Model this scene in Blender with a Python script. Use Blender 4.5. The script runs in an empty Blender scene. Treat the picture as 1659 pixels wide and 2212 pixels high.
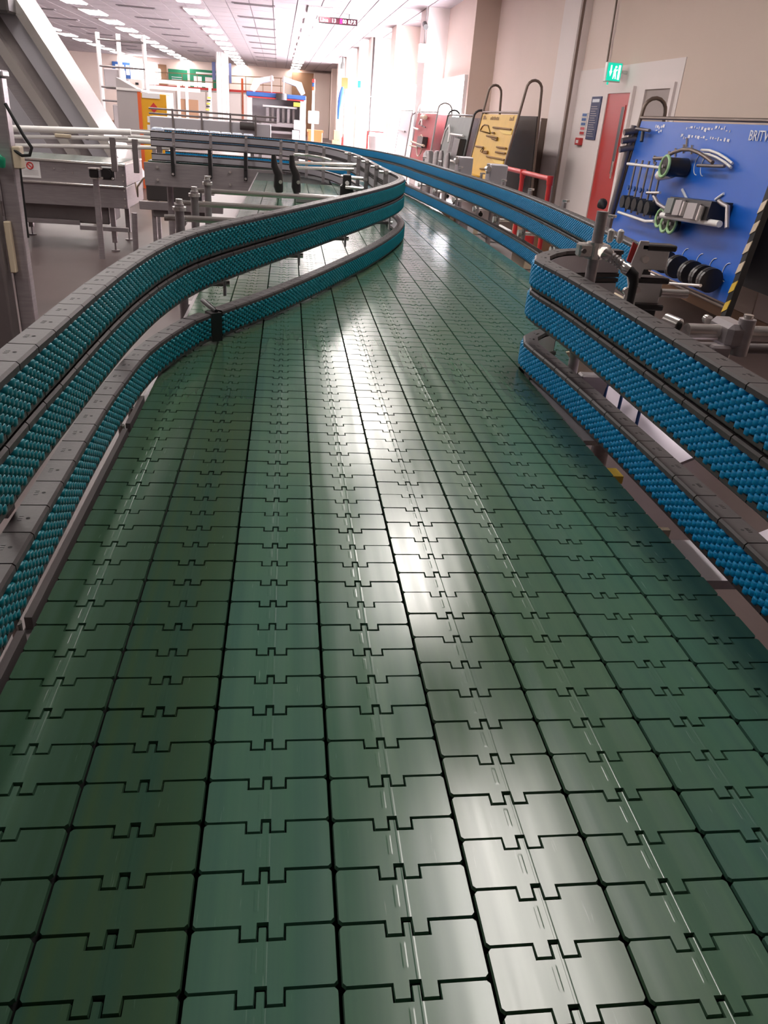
import bpy, bmesh, math, random
from mathutils import Vector, Matrix
random.seed(7)
S = bpy.context.scene
COL = S.collection
R = math.radians
# ------------------------------------------------------------------ camera
CAM = Vector((0.0, 0.0, 1.5))
fwd = Vector((625 - 829.5, 237 - 1106, 1655.)).normalized()
nad = Vector((580 - 829.5, 4250 - 1106, 1655.))
nad = (nad - fwd * nad.dot(fwd)).normalized()
rgt = nad.cross(fwd)
cam = bpy.data.cameras.new('camera'); camo = bpy.data.objects.new('camera', cam); COL.objects.link(camo)
cx = Vector((rgt.x, fwd.x, -nad.x)); cy = -Vector((rgt.y, fwd.y, -nad.y)); cz = -Vector((rgt.z, fwd.z, -nad.z))
M = Matrix((cx, cy, cz)).transposed().to_4x4(); M.translation = CAM
camo.matrix_world = M
cam.sensor_fit = 'HORIZONTAL'; cam.sensor_width = 36.0; cam.lens = 36.0 * 1655 / 1659
cam.clip_start = 0.02; cam.clip_end = 300
S.camera = camo
# ------------------------------------------------------------------ world, exposure
w = bpy.data.worlds.new('world'); S.world = w; w.use_nodes = True
w.node_tree.nodes['Background'].inputs[0].default_value = (0.85, 0.92, 1.0, 1)
w.node_tree.nodes['Background'].inputs[1].default_value = 1.0
S.view_settings.view_transform = 'Standard'; S.view_settings.look = 'None'
S.view_settings.gamma = 1.0; S.view_settings.use_curve_mapping = False
S.view_settings.exposure = 1.0
LAMP = 10.0          # ceiling lamps
WIN = 14.0          # daylight seen through the windows
DAY = 260.0         # daylight entering at each window
ZB = 1.07           # belt height
DRIFT = 0.0125      # the hall runs a hair off the belt's line

def daylight(loc, rot, sx, sy, power):
    l = bpy.data.lights.new('daylight', 'AREA'); l.shape = 'RECTANGLE'; l.size = sx; l.size_y = sy
    l.energy = power; l.color = (1.0, 0.93, 0.97)
    o = bpy.data.objects.new('daylight', l); COL.objects.link(o); o.location = loc; o.rotation_euler = rot
    return o

# ------------------------------------------------------------------ materials
MATS = {}
def mat(name, col, rough=0.5, metal=0.0, emit=None, estr=0.0, bump=0.0, bscale=40.0, var=0.0, vscale=6.0, coat=0.0,
        stretch=None, spec=0.5, alpha=1.0, trans=0.0):
    if name in MATS: return MATS[name]
    m = bpy.data.materials.new(name); m.use_nodes = True; nt = m.node_tree; b = nt.nodes['Principled BSDF']
    b.inputs['Base Color'].default_value = (*col, 1); b.inputs['Roughness'].default_value = rough
    b.inputs['Metallic'].default_value = metal; b.inputs['Coat Weight'].default_value = coat
    b.inputs['Specular IOR Level'].default_value = spec
    if trans: b.inputs['Transmission Weight'].default_value = trans
    if alpha < 1: b.inputs['Alpha'].default_value = alpha
    if emit:
        b.inputs['Emission Color'].default_value = (*emit, 1); b.inputs['Emission Strength'].default_value = estr
    if bump or var:
        g = nt.nodes.new('ShaderNodeNewGeometry'); mp = nt.nodes.new('ShaderNodeMapping')
        nt.links.new(g.outputs['Position'], mp.inputs['Vector'])
        if stretch: mp.inputs['Scale'].default_value = stretch
        if var:
            n = nt.nodes.new('ShaderNodeTexNoise'); n.inputs['Scale'].default_value = vscale; n.inputs['Detail'].default_value = 5
            nt.links.new(mp.outputs[0], n.inputs['Vector'])
            r = nt.nodes.new('ShaderNodeMapRange'); r.inputs[1].default_value = 0.25; r.inputs[2].default_value = 0.75
            r.inputs[3].default_value = 1 - var; r.inputs[4].default_value = 1 + var
            nt.links.new(n.outputs['Fac'], r.inputs[0])
            mx = nt.nodes.new('ShaderNodeMix'); mx.data_type = 'RGBA'; mx.blend_type = 'MULTIPLY'; mx.inputs[0].default_value = 1
            mx.inputs[6].default_value = (*col, 1); nt.links.new(r.outputs[0], mx.inputs[7])
            nt.links.new(mx.outputs[2], b.inputs['Base Color'])
        if bump:
            n2 = nt.nodes.new('ShaderNodeTexNoise'); n2.inputs['Scale'].default_value = bscale; n2.inputs['Detail'].default_value = 3
            nt.links.new(mp.outputs[0], n2.inputs['Vector'])
            bp = nt.nodes.new('ShaderNodeBump'); bp.inputs['Strength'].default_value = bump; bp.inputs['Distance'].default_value = 0.002
            nt.links.new(n2.outputs['Fac'], bp.inputs['Height']); nt.links.new(bp.outputs[0], b.inputs['Normal'])
    MATS[name] = m; return m

STEEL = mat('stainless_steel', (0.38, 0.345, 0.355), 0.36, 0.55, bump=0.15, bscale=30, var=0.12, vscale=8, stretch=(1, 1, 12))
STEELD = mat('dull_steel', (0.19, 0.165, 0.165), 0.45, 0.45, var=0.15, vscale=5)
CHROME = mat('bright_steel', (0.74, 0.70, 0.67), 0.22, 0.75)
ALU = mat('aluminium_strip', (0.52, 0.50, 0.54), 0.42, 0.55)
BLACK = mat('black_plastic', (0.022, 0.020, 0.021), 0.34, bump=0.1, bscale=200)
GREYP = mat('dark_grey_plastic', (0.050, 0.041, 0.043), 0.45, bump=0.1, bscale=160, var=0.1, vscale=30)
HOLE_SHADE = mat('hole_shade', (0.004, 0.004, 0.004), 0.8)
RUBBER = mat('black_rubber', (0.012, 0.012, 0.013), 0.6)
BLUE = mat('blue_rollers', (0.000, 0.275, 0.590), 0.42, spec=0.3)
TEAL = mat('teal_rollers', (0.000, 0.200, 0.255), 0.36, spec=0.4)
WHITE = mat('white_paint', (0.80, 0.77, 0.76), 0.5)
WHITEP = mat('white_plastic', (0.80, 0.78, 0.76), 0.35)
PAPER = mat('white_label', (0.78, 0.76, 0.76), 0.7)
PAINTW = mat('white_print', (0.75, 0.78, 0.85), 0.6)
RED = mat('red_paint', (0.55, 0.035, 0.035), 0.35)
REDB = mat('red_board', (0.45, 0.05, 0.06), 0.5, var=0.1)
DOOR = mat('red_door_paint', (0.50, 0.045, 0.040), 0.4)
YEL = mat('yellow_board', (0.62, 0.38, 0.04), 0.5, var=0.06)
YELL = mat('yellow_paint', (0.72, 0.50, 0.06), 0.5)
BLUEB = mat('blue_board', (0.008, 0.115, 0.56), 0.38, var=0.05, vscale=3)
GREYB = mat('grey_board', (0.20, 0.22, 0.21), 0.5, var=0.1)
DARKB = mat('dark_board', (0.055, 0.048, 0.048), 0.4)
GREEN = mat('green_board', (0.01, 0.20, 0.10), 0.5)
GREENB = mat('green_button', (0.01, 0.30, 0.16), 0.4)
CREAM = mat('cream_wall', (0.80, 0.67, 0.61), 0.85, bump=0.03, bscale=20, var=0.03, vscale=0.7)
TAN = mat('tan_wall', (0.70, 0.57, 0.49), 0.85, var=0.03, vscale=0.7)
WALLW = mat('white_wall', (0.84, 0.76, 0.74), 0.8, var=0.03, vscale=0.7)
FLOORM = mat('terrazzo_floor', (0.098, 0.070, 0.068), 0.38, var=0.22, vscale=1.3, bump=0.02, bscale=6)
TILE = mat('ceiling_tile', (0.42, 0.365, 0.38), 0.85, var=0.05, vscale=1.5)
GRID = mat('ceiling_grid', (0.24, 0.21, 0.22), 0.7)
VENT = mat('vent_dark', (0.12, 0.10, 0.10), 0.7)
LIGHT = mat('lamp_diffuser', (0.9, 0.9, 0.9), 0.5, emit=(1.0, 0.93, 0.88), estr=LAMP)
WINM = mat('daylit_glass', (0.9, 0.9, 0.95), 0.2, emit=(1.0, 0.96, 1.0), estr=WIN)
CREAMP = mat('cream_plastic', (0.62, 0.52, 0.38), 0.45)
BROWNM = mat('brown_card', (0.30, 0.17, 0.10), 0.8)
NAVY = mat('navy_print', (0.05, 0.06, 0.14), 0.6)
PINK = mat('pink_paint', (0.62, 0.10, 0.12), 0.5)
ORANGE = mat('orange_paint', (0.70, 0.12, 0.03), 0.5)
YCAB = mat('cabinet_yellow', (0.72, 0.36, 0.015), 0.4)
GREYC = mat('grey_cabinet', (0.42, 0.38, 0.38), 0.5)
BLUEP = mat('mid_blue', (0.03, 0.10, 0.32), 0.5)
LEDR = mat('led_red', (0.6, 0.0, 0.08), 0.5, emit=(1, 0.02, 0.15), estr=1.6)
LEDW = mat('led_white', (0.9, 0.85, 0.85), 0.5, emit=(1, 0.85, 0.88), estr=2.5)
LEDB = mat('led_back', (0.09, 0.015, 0.03), 0.4)
EXITG = mat('exit_green', (0.0, 0.35, 0.25), 0.4, emit=(0.0, 0.70, 0.45), estr=0.45)
EXITW = mat('exit_white', (0.9, 0.95, 0.95), 0.4, emit=(0.85, 1.0, 0.95), estr=0.9)
GLASS = mat('clear_guard', (0.85, 0.85, 0.88), 0.08, alpha=0.22)
FRAMEB = mat('bronze_tube', (0.20, 0.155, 0.13), 0.4, 0.55)
LIME = mat('lime_rim', (0.35, 0.60, 0.30), 0.4)
PACK = mat('wrapped_packs', (0.55, 0.62, 0.75), 0.25, var=0.35, vscale=40)
SUBST = mat('conveyor_underside', (0.004, 0.005, 0.005), 0.7)

def slat_mat(name, col, tint):
    m = bpy.data.materials.new(name); m.use_nodes = True; nt = m.node_tree; b = nt.nodes['Principled BSDF']; L = nt.links.new
    g = nt.nodes.new('ShaderNodeNewGeometry')
    def noise(scale, vec, det=4):
        mp = nt.nodes.new('ShaderNodeMapping'); mp.inputs['Scale'].default_value = vec; L(g.outputs['Position'], mp.inputs[0])
        n = nt.nodes.new('ShaderNodeTexNoise'); n.inputs['Scale'].default_value = scale; n.inputs['Detail'].default_value = det
        L(mp.outputs[0], n.inputs['Vector']); return n.outputs['Fac']
    def rng(s, a, b_, c, d):
        r = nt.nodes.new('ShaderNodeMapRange'); r.inputs[1].default_value = a; r.inputs[2].default_value = b_
        r.inputs[3].default_value = c; r.inputs[4].default_value = d; L(s, r.inputs[0]); return r.outputs[0]
    def mix(f, a, c):
        x = nt.nodes.new('ShaderNodeMix'); x.data_type = 'RGBA'; L(f, x.inputs[0])
        if isinstance(a, tuple): x.inputs[6].default_value = (*a, 1)
        else: L(a, x.inputs[6])
        x.inputs[7].default_value = (*c, 1); return x.outputs[2]
    c = mix(rng(noise(90, (1, 0.004, 1)), 0.35, 0.65, 0, 1), col, tint)            # long lengthwise wear bands
    c = mix(rng(noise(7, (1, 1, 1)), 0.35, 0.8, 0, 0.5), c, (col[0] * 1.25, col[1] * 1.05, col[2] * 0.85))
    c = mix(rng(noise(420, (1, 0.06, 1)), 0.70, 0.80, 0, 0.45), c, (0.24, 0.32, 0.27))   # fine chalky scuffs
    L(c, b.inputs['Base Color'])
    L(rng(noise(60, (1, 0.05, 1)), 0.3, 0.7, 0.15, 0.25), b.inputs['Roughness'])
    # moulded ribs along each slat: fine relief in the slat's own space
    tc = nt.nodes.new('ShaderNodeTexCoord'); so = nt.nodes.new('ShaderNodeSeparateXYZ'); L(tc.outputs['Object'], so.inputs[0])
    def M2(op, a, b_=None):
        n = nt.nodes.new('ShaderNodeMath'); n.operation = op
        for i, q in enumerate((a, b_)):
            if q is None: continue
            if isinstance(q, (int, float)): n.inputs[i].default_value = q
            else: L(q, n.inputs[i])
        return n.outputs[0]
    def bandm(axis, c0, w0, w1):
        r = nt.nodes.new('ShaderNodeMapRange'); r.interpolation_type = 'SMOOTHSTEP'; r.inputs[1].default_value = w0; r.inputs[2].default_value = w1
        r.inputs[3].default_value = 1; r.inputs[4].default_value = 0; L(M2('ABSOLUTE', M2('SUBTRACT', axis, c0)), r.inputs[0]); return r.outputs[0]
    rib = M2('ADD', M2('MULTIPLY', bandm(so.outputs[0], -.0052, .0008, .0018), bandm(so.outputs[1], -.002, .006, .0085)), bandm(so.outputs[0], .0012, .0004, .0014))
    bp = nt.nodes.new('ShaderNodeBump'); bp.inputs['Strength'].default_value = 0.5; bp.inputs['Distance'].default_value = 0.00013
    dish = M2('MULTIPLY', M2('ADD', bandm(so.outputs[0], .030, .0, .012), bandm(so.outputs[0], -.030, .0, .012)), .6)
    L(M2('ADD', rib, dish), bp.inputs['Height']); L(bp.outputs[0], b.inputs['Normal'])
    return m

# ------------------------------------------------------------------ mesh builder
class MB:
    def __init__(s): s.v = []; s.f = []; s.m = []; s.sm = []
    def add(s, vs, fs, mi=0, smooth=False):
        o = len(s.v); s.v += [tuple(p) for p in vs]
        for f in fs: s.f.append([i + o for i in f]); s.m.append(mi); s.sm.append(smooth)
        return s
    def box(s, a, b, mi=0, rz=0.0, piv=None):
        x0, y0, z0 = a; x1, y1, z1 = b
        vs = [(x0, y0, z0), (x1, y0, z0), (x1, y1, z0), (x0, y1, z0), (x0, y0, z1), (x1, y0, z1), (x1, y1, z1), (x0, y1, z1)]
        if rz:
            p = piv or ((x0 + x1) / 2, (y0 + y1) / 2); c, q = math.cos(rz), math.sin(rz)
            vs = [(p[0] + (x - p[0]) * c - (y - p[1]) * q, p[1] + (x - p[0]) * q + (y - p[1]) * c, z) for x, y, z in vs]
        return s.add(vs, [(0, 3, 2, 1), (4, 5, 6, 7), (0, 1, 5, 4), (1, 2, 6, 5), (2, 3, 7, 6), (3, 0, 4, 7)], mi)
    def bbox(s, a, b, r=0.004, mi=0):
        """box with chamfered edges"""
        bm = bmesh.new(); bmesh.ops.create_cube(bm, size=1)
        for v in bm.verts:
            v.co = Vector(((a[0] + b[0]) / 2 + v.co.x * (b[0] - a[0]), (a[1] + b[1]) / 2 + v.co.y * (b[1] - a[1]), (a[2] + b[2]) / 2 + v.co.z * (b[2] - a[2])))
        bmesh.ops.bevel(bm, geom=bm.edges[:], offset=r, segments=1, affect='EDGES')
        bm.verts.index_update(); s.add([v.co[:] for v in bm.verts], [[v.index for v in f.verts] for f in bm.faces], mi); bm.free(); return s
    def tube(s, pts, r, n=10, mi=0, closed=False, cap=True):
        pts = [Vector(p) for p in pts]; k = len(pts); rings = []; up = None
        for i, p in enumerate(pts):
            a = pts[(i - 1) % k] if (closed or i) else p; b = pts[(i + 1) % k] if (closed or i < k - 1) else p
            t = (b - a).normalized()
            if up is None: up = Vector((0, 0, 1)) if abs(t.z) < 0.9 else Vector((1, 0, 0))
            u = (up - t * up.dot(t)).normalized(); wv = t.cross(u); up = u
            rr = r[i] if isinstance(r, (list, tuple)) else r
            rings.append([p + (u * math.cos(2 * math.pi * j / n) + wv * math.sin(2 * math.pi * j / n)) * rr for j in range(n)])
        vs = [q for g in rings for q in g]; fs = []
        for i in range(k if closed else k - 1):
            for j in range(n):
                a, b = i * n + j, i * n + (j + 1) % n; c, d = ((i + 1) % k) * n + (j + 1) % n, ((i + 1) % k) * n + j
                fs.append((a, b, c, d))
        s.add(vs, fs, mi, True)
        if cap and not closed:
            s.add(rings[0], [tuple(range(n))[::-1]], mi); s.add(rings[-1], [tuple(range(n))], mi)
        return s
    def cyl(s, p0, p1, r, n=14, mi=0, r2=None): return s.tube([p0, p1], [r, r2 if r2 is not None else r], n, mi)
    def prism(s, poly, axis, a, b, mi=0):
        """extrude a 2-D outline along an axis ('x','y','z') from a to b"""
        def P(u, v, t): return {'x': (t, u, v), 'y': (u, t, v), 'z': (u, v, t)}[axis]
        n = len(poly); vs = [P(u, v, a) for u, v in poly] + [P(u, v, b) for u, v in poly]
        fs = [tuple(range(n))[::-1], tuple(range(n, 2 * n))] + [(i, (i + 1) % n, n + (i + 1) % n, n + i) for i in range(n)]
        return s.add(vs, fs, mi)
    def build(s, name, mats, parent=None, rot=None):
        me = bpy.data.meshes.new(name); off = Vector(parent['_o']) if parent is not None and '_o' in parent else Vector((0, 0, 0))
        me.from_pydata([(p[0] - off.x, p[1] - off.y, p[2] - off.z) for p in s.v], [], s.f)
        for m in (mats if isinstance(mats, (list, tuple)) else [mats]): me.materials.append(m)
        me.polygons.foreach_set('material_index', s.m); me.polygons.foreach_set('use_smooth', s.sm)
        bm = bmesh.new(); bm.from_mesh(me); bmesh.ops.recalc_face_normals(bm, faces=bm.faces[:]); bm.to_mesh(me); bm.free()
        me.update()
        o = bpy.data.objects.new(name, me); COL.objects.link(o)
        if parent is not None:
            o.parent = parent
            if '_o' in parent: o['_o'] = tuple(off)
        return o

def tag(o, label, cat, group=None):
    o['label'] = label; o['category'] = cat
    if group: o['group'] = group
    return o
def thing(name, label, cat, loc, group=None, rz=0):
    o = bpy.data.objects.new(name, None); COL.objects.link(o); o.location = loc; o.empty_display_size = 0.05
    o['_o'] = tuple(loc); return tag(o, label, cat, group)
def struct(o): o['kind'] = 'structure'; return o
def stuff(o): o['kind'] = 'stuff'; return o
def place(mesh, name, parent, loc, rz=0):
    o = bpy.data.objects.new(name, mesh); COL.objects.link(o)
    off = Vector(parent['_o']) if '_o' in parent else Vector((0, 0, 0))
    o.location = Vector(loc) - off; o.rotation_euler = (0, 0, rz); o.parent = parent; return o
def single(name, mb, m, label, cat, group=None):
    """one-mesh thing with its origin at the foot of its bounds"""
    xs = [p[0] for p in mb.v]; ys = [p[1] for p in mb.v]; zs = [p[2] for p in mb.v]
    c = ((min(xs) + max(xs)) / 2, (min(ys) + max(ys)) / 2, min(zs))
    mb.v = [(p[0] - c[0], p[1] - c[1], p[2] - c[2]) for p in mb.v]
    o = mb.build(name, m); o.location = c; return tag(o, label, cat, group)
def text_mesh(txt, size, m, name, parent, loc, rot, ext=0.002):
    cu = bpy.data.curves.new(name, 'FONT'); cu.body = txt; cu.size = size; cu.extrude = ext; cu.resolution_u = 2
    t = bpy.data.objects.new(name + '_src', cu); COL.objects.link(t)
    bpy.context.view_layer.update()
    me = bpy.data.meshes.new_from_object(t.evaluated_get(bpy.context.evaluated_depsgraph_get()))
    bpy.data.objects.remove(t); me.materials.clear(); me.materials.append(m); me.name = name
    o = bpy.data.objects.new(name, me); COL.objects.link(o); o.parent = parent
    off = Vector(parent['_o']) if '_o' in parent else Vector((0, 0, 0))
    o.location = Vector(loc) - off; o.rotation_euler = rot; return o

# ================================================================== THE HALL
def hx(x0, y): return x0 - DRIFT * y
Y0, Y1 = -7.0, 58.0; CEIL = 3.86; XL = -16.0
mb = MB(); mb.box((XL - .3, Y0 - .3, -0.1), (9, Y1 + 4, 0.0)); struct(mb.build('floor', FLOORM))
ceil = struct(MB().box((XL - .3, Y0 - .3, CEIL + 0.012), (9, Y1 + 4, CEIL + 0.2)).build('ceiling', GRID))
# ceiling tiles: each lay-in tile a little below the grid; the 300 biggest in the picture are single pieces
TX, TY = 0.6, 1.2
tile = MB().box((-TX / 2 + .012, -TY / 2 + .012, -0.012), (TX / 2 - .012, TY / 2 - .012, 0.004)).build('ceiling_panel', TILE, ceil)
tile_me = tile.data; bpy.data.objects.remove(tile)
far_t = MB(); cnt = 0; cells = []
for j in range(-6, 52):
    for i in range(-27, 14):
        x = hx(0.15 + i * TX, 0) ; y = 0.6 + j * TY
        cells.append((abs(y - 25) + 0.6 * abs(x + 2.2) + (100 if y < 19 else 0), x - DRIFT * y, y))
cells.sort()
for k, (_, x, y) in enumerate(cells):
    if k < 300: place(tile_me, 'ceiling_panel', ceil, (x, y, CEIL), DRIFT)
    else: far_t.box((x - TX / 2 + .012, y - TY / 2 + .012, CEIL - .012), (x + TX / 2 - .012, y + TY / 2 - .012, CEIL + .004))
stuff(far_t.build('ceiling_panels', TILE, ceil))

# right wall: stepped line with pilasters
WX = 4.2
wr = MB(); wr.box((WX, Y0, 0), (WX + .25, 18.0, CEIL)); wr.box((3.70, 18.0, 0), (WX + .25, 62, CEIL)); struct(wr.build('wall_right', CREAM))
# painted white area with the doors, standing 2 cm proud, and the tan zone beyond it
struct(MB().box((WX - .02, 9.05, 0), (WX, 12.4, 2.29)).build('trim_1', WALLW))
struct(MB().prism([(9.05, 2.29), (11.3, 2.29), (11.3, CEIL), (6.6, CEIL), (6.6, 0), (9.05, 0)], 'x', WX - .012, WX).build('trim_2', TAN))
struct(MB().box((WX - .10, 12.4, 0), (WX, 13.4, CEIL)).build('trim_3', WALLW))
struct(MB().box((3.70, 17.99, 0), (WX, 18.0, CEIL)).build('trim_4', TAN))  # thin tan sheet: shade on the step's end face put in as colour
for k, (y, x) in enumerate([(21, 3.2), (25.5, 3.0), (30, 2.72), (34.5, 2.66), (41, 2.60), (47, 2.56), (52.5, 2.5)]):
    struct(MB().box((x, y, 0), (3.72, y + 1.1, CEIL)).build('trim_%d' % (5 + k), CREAM if k else WALLW))
wb = struct(MB().box((XL, Y1, 0), (3.7, Y1 + .25, CEIL)).build('wall_back', CREAM))
struct(MB().box((XL - .25, Y0, 0), (XL, Y1 + .25, CEIL)).build('wall_left', WALLW))
struct(MB().box((XL, Y0 - .25, 0), (WX + .25, Y0, CEIL)).build('wall_front', WALLW))
for k, (a, b) in enumerate([(18.15, 20.9), (22.3, 25.3), (26.8, 29.8), (31.3, 34.3), (35.8, 40.8), (42.3, 46.8)]):
    o = struct(MB().box((3.66, a, 0.55), (3.70, b, 2.35)).build('window_%d' % (k + 1), WINM))
    fr = MB()
    for y in (a, (a + b) / 2, b): fr.box((3.63, y - .03, .5), (3.70, y + .03, 2.4))
    for z in (.5, 2.38): fr.box((3.63, a, z - .03), (3.70, b, z + .03))
    fr.build('window_frame', WHITE, o)
    daylight((3.60, (a + b) / 2, 1.45), (0, R(-90), 0), 1.8, b - a - .2, DAY)
struct(MB().box((-3, 57.9, 0), (XL, 58, 0.1)).build('baseboard_back', BROWNM))
struct(MB().box((WX - .03, Y0, 0), (WX, 18, 0.12)).build('baseboard_right', BROWNM))
# dark recess and brown screen at the far end
struct(MB().box((0.15, 57.6, 0), (1.55, 58, 3.7)).build('trim_13', BROWNM))
struct(MB().box((1.55, 56.5, 0), (2.6, 58, 3.7)).build('trim_14', CREAM))

# ceiling lamps and vents
lamp_b = MB().box((-.31, -.78, -.035), (.31, .78, 0)); lamp_d = MB().box((-.28, -.75, -.045), (.28, .75, -.034))
l0 = lamp_b.build('frame', WHITE); l1 = lamp_d.build('diffuser', LIGHT); lb, ld = l0.data, l1.data
bpy.data.objects.remove(l0); bpy.data.objects.remove(l1)
rown = ['row over the main belt', 'row above the machines left of the belt', 'row between the belt aisle and the far wall', 'row by the far wall']
for r, x0 in enumerate((1.05, -2.35, -5.85, -9.5)):
    for k in range(19):
        y = 2.1 + 3.08 * k
        if r > 1 and y < 6: continue
        if r == 0 and 20 < y < 23: continue
        t = thing('ceiling_light', 'rectangular ceiling light panel, %s' % rown[r], 'light', (hx(x0, y), y, CEIL - .012), 'ceiling lights, ' + rown[r])
        for me, n in ((lb, 'frame'), (ld, 'diffuser')):
            o = bpy.data.objects.new(n, me); COL.objects.link(o); o.parent = t
vf = MB().box((-.55, -.13, -.02), (.55, .13, 0)).build('frame', GRID); vs_ = MB().box((-.5, -.06, -.028), (.5, .06, -.02)).build('slot', VENT)
vfm, vsm = vf.data, vs_.data; bpy.data.objects.remove(vf); bpy.data.objects.remove(vs_)
for x0, nm in ((-0.65, 'beside the row over the belt'), (-4.1, 'between the two middle light rows'), (-7.7, 'between the outer light rows')):
    for k in range(9):
        y = 23.8 + 3.3 * k
        t = thing('ceiling_vent', 'dark slot air vent in ceiling %s' % nm, 'vent', (hx(x0, y), y, CEIL - .012), 'slot vents ' + nm)
        for me, n in ((vfm, 'frame'), (vsm, 'slot')):
            o = bpy.data.objects.new(n, me); COL.objects.link(o); o.parent = t

# ================================================================== MAIN CONVEYOR
PITCH = 0.0378; CW = 0.0862
def slat_outline():
    hw = CW / 2 - 0.0009; b, f = PITCH / 2 - .0005, -PITCH / 2 + .0005; d = 0.0088; c = .0022
    u = lambda q: -hw + q * 2 * hw
    a1, a2, a3, a4 = u(.335), u(.455), u(.525), u(.645); e = .0003
    return [(-hw, f + c), (-hw + c, f), (a1, f), (a1 + e, f - d), (a2 - e, f - d), (a2, f + .0012), (a3, f + .0012), (a3 + e, f - d), (a4 - e, f - d), (a4, f),
            (hw - c, f), (hw, f + c), (hw, b - c), (hw - c, b), (a4 + e, b), (a4 + e, b - d), (a3 - e, b - d), (a3 - e, b), (a2 + e, b), (a2 + e, b - d),
            (a1 - e, b - d), (a1 - e, b), (-hw + c, b), (-hw, b - c)]
SO = slat_outline()
def slat_geo(inset=.0006, drop=.0030):
    n = len(SO); top = []
    for i in range(n):
        p0, p1, p2 = Vector(SO[i - 1]), Vector(SO[i]), Vector(SO[(i + 1) % n])
        d1 = (p1 - p0).normalized(); d2 = (p2 - p1).normalized(); n1 = Vector((-d1.y, d1.x)); n2 = Vector((-d2.y, d2.x))
        k = (n1 + n2); k = k / max(0.4, k.dot(n1)) if k.length > 1e-6 else n1
        top.append(p1 + k * inset)
    vs = [(p.x, p.y, 0) for p in top] + [(p[0], p[1], -drop) for p in SO]
    fs = [tuple(range(n))] + [(i, n + i, n + (i + 1) % n, (i + 1) % n) for i in range(n)]
    return vs, [tuple(f) for f in fs]
SV, SF = slat_geo()
phases = [.523, .522, .521, .519, .537, .536, .534, .530, .527, .52, .515, .53]
greens = [((.030, .072, .042), (.036, .082, .056)), ((.036, .076, .040), (.026, .070, .050)), ((.046, .108, .076), (.036, .090, .072)), ((.048, .108, .072), (.038, .092, .068)),
          ((.056, .104, .070), (.046, .088, .064)), ((.048, .102, .066), (.036, .085, .060)), ((.042, .098, .066), (.032, .08, .062)), ((.036, .090, .066), (.028, .075, .060))]
where = ['along the left guide rails', 'second from the left guide rails', 'third from the left guide rails', 'fourth from the left guide rails',
         'shiniest, with a bright gleam down it', 'just right of the shiniest chain', 'second in from the right guide rails', 'along the near right guide rails',
         'starting behind the rounded rail nose, innermost', 'starting behind the rail nose, second of four', 'starting behind the rail nose, third of four', 'hugging the far right blue rails']
XC0 = -0.225
for c in range(12):
    xc = XC0 + CW * (c + .5); ys = 0.13 if c < 8 else 1.45; ye = 6.5 if c >= 6 else 5.6
    k0 = math.ceil((ys - phases[c]) / PITCH); k1 = int((ye - phases[c]) / PITCH)
    g = [(1.5 * gg[0], 1.45 * gg[1], 1.40 * gg[2]) for gg in greens[min(c, 7)]]; m = slat_mat('green_slats_%d' % c, g[0], g[1])
    t = thing('slat_chain', 'green plastic slat conveyor chain, ' + where[c], 'conveyor chain', (xc, ys, ZB - .02))
    base = MB().add(SV, SF).build('slat', m); me = base.data; bpy.data.objects.remove(base)
    far = MB(); cnt = 0
    for k in range(k0, k1):
        y = phases[c] + (k + .5) * PITCH; dz = random.uniform(-.0003, .0003)
        if cnt < 74 - (14 if c >= 8 else 0): place(me, 'slat', t, (xc, y, ZB + dz)); cnt += 1
        else: far.add([(v[0] + xc, v[1] + y, v[2] + ZB + dz) for v in SV], SF)
    stuff(far.build('slats', m, t))
    MB().box((xc - .030, ys, ZB - .012), (xc + .030, ye, ZB - .005)).build('hinge_track', SUBST, t)
fr = thing('conveyor_frame', 'steel frame and legs carrying the wide green slat belt', 'conveyor', (0.1, 3, 0))
MB().box((XC0 - .005, .1, ZB - .03), (XC0 + 8 * CW, 6.5, ZB - .0165)).build('bed', SUBST, fr)
fr2 = thing('side_conveyor_frame', 'steel frame under the side chains along the far right rails', 'conveyor', (.64, 4, 0))
MB().box((XC0 + 8 * CW + .001, 1.45, ZB - .03), (XC0 + 12 * CW, 6.5, ZB - .0165)).build('bed', SUBST, fr2)
MB().box((.812, 1.54, .84), (.82, 6.5, ZB - .012)).build('side_plate', STEEL, fr2)
for y in (1.7, 4.2, 6.3): MB().cyl((.78, y, 0.03), (.78, y, ZB - .03), .022).cyl((.78, y, 0), (.78, y, .03), .05).build('leg', STEEL, fr2)
for (a, b) in [((XC0 - .012, .1, .80), (XC0 - .004, 6.5, ZB - .012)), ((.452, .1, .86), (.459, 1.52, ZB - .031))]:
    MB().box(a, b).build('side_plate', STEEL, fr)
for y in (.5, 2.4, 4.4, 6.2):
    for x in (-.2, .42):
        MB().cyl((x, y, 0.03), (x, y, .86), .022).cyl((x, y, 0), (x, y, .03), .05).build('leg', STEEL, fr)
    MB().box((-.21, y - .02, .35), (.42, y + .02, .40)).build('cross_beam', STEEL, fr)
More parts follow.
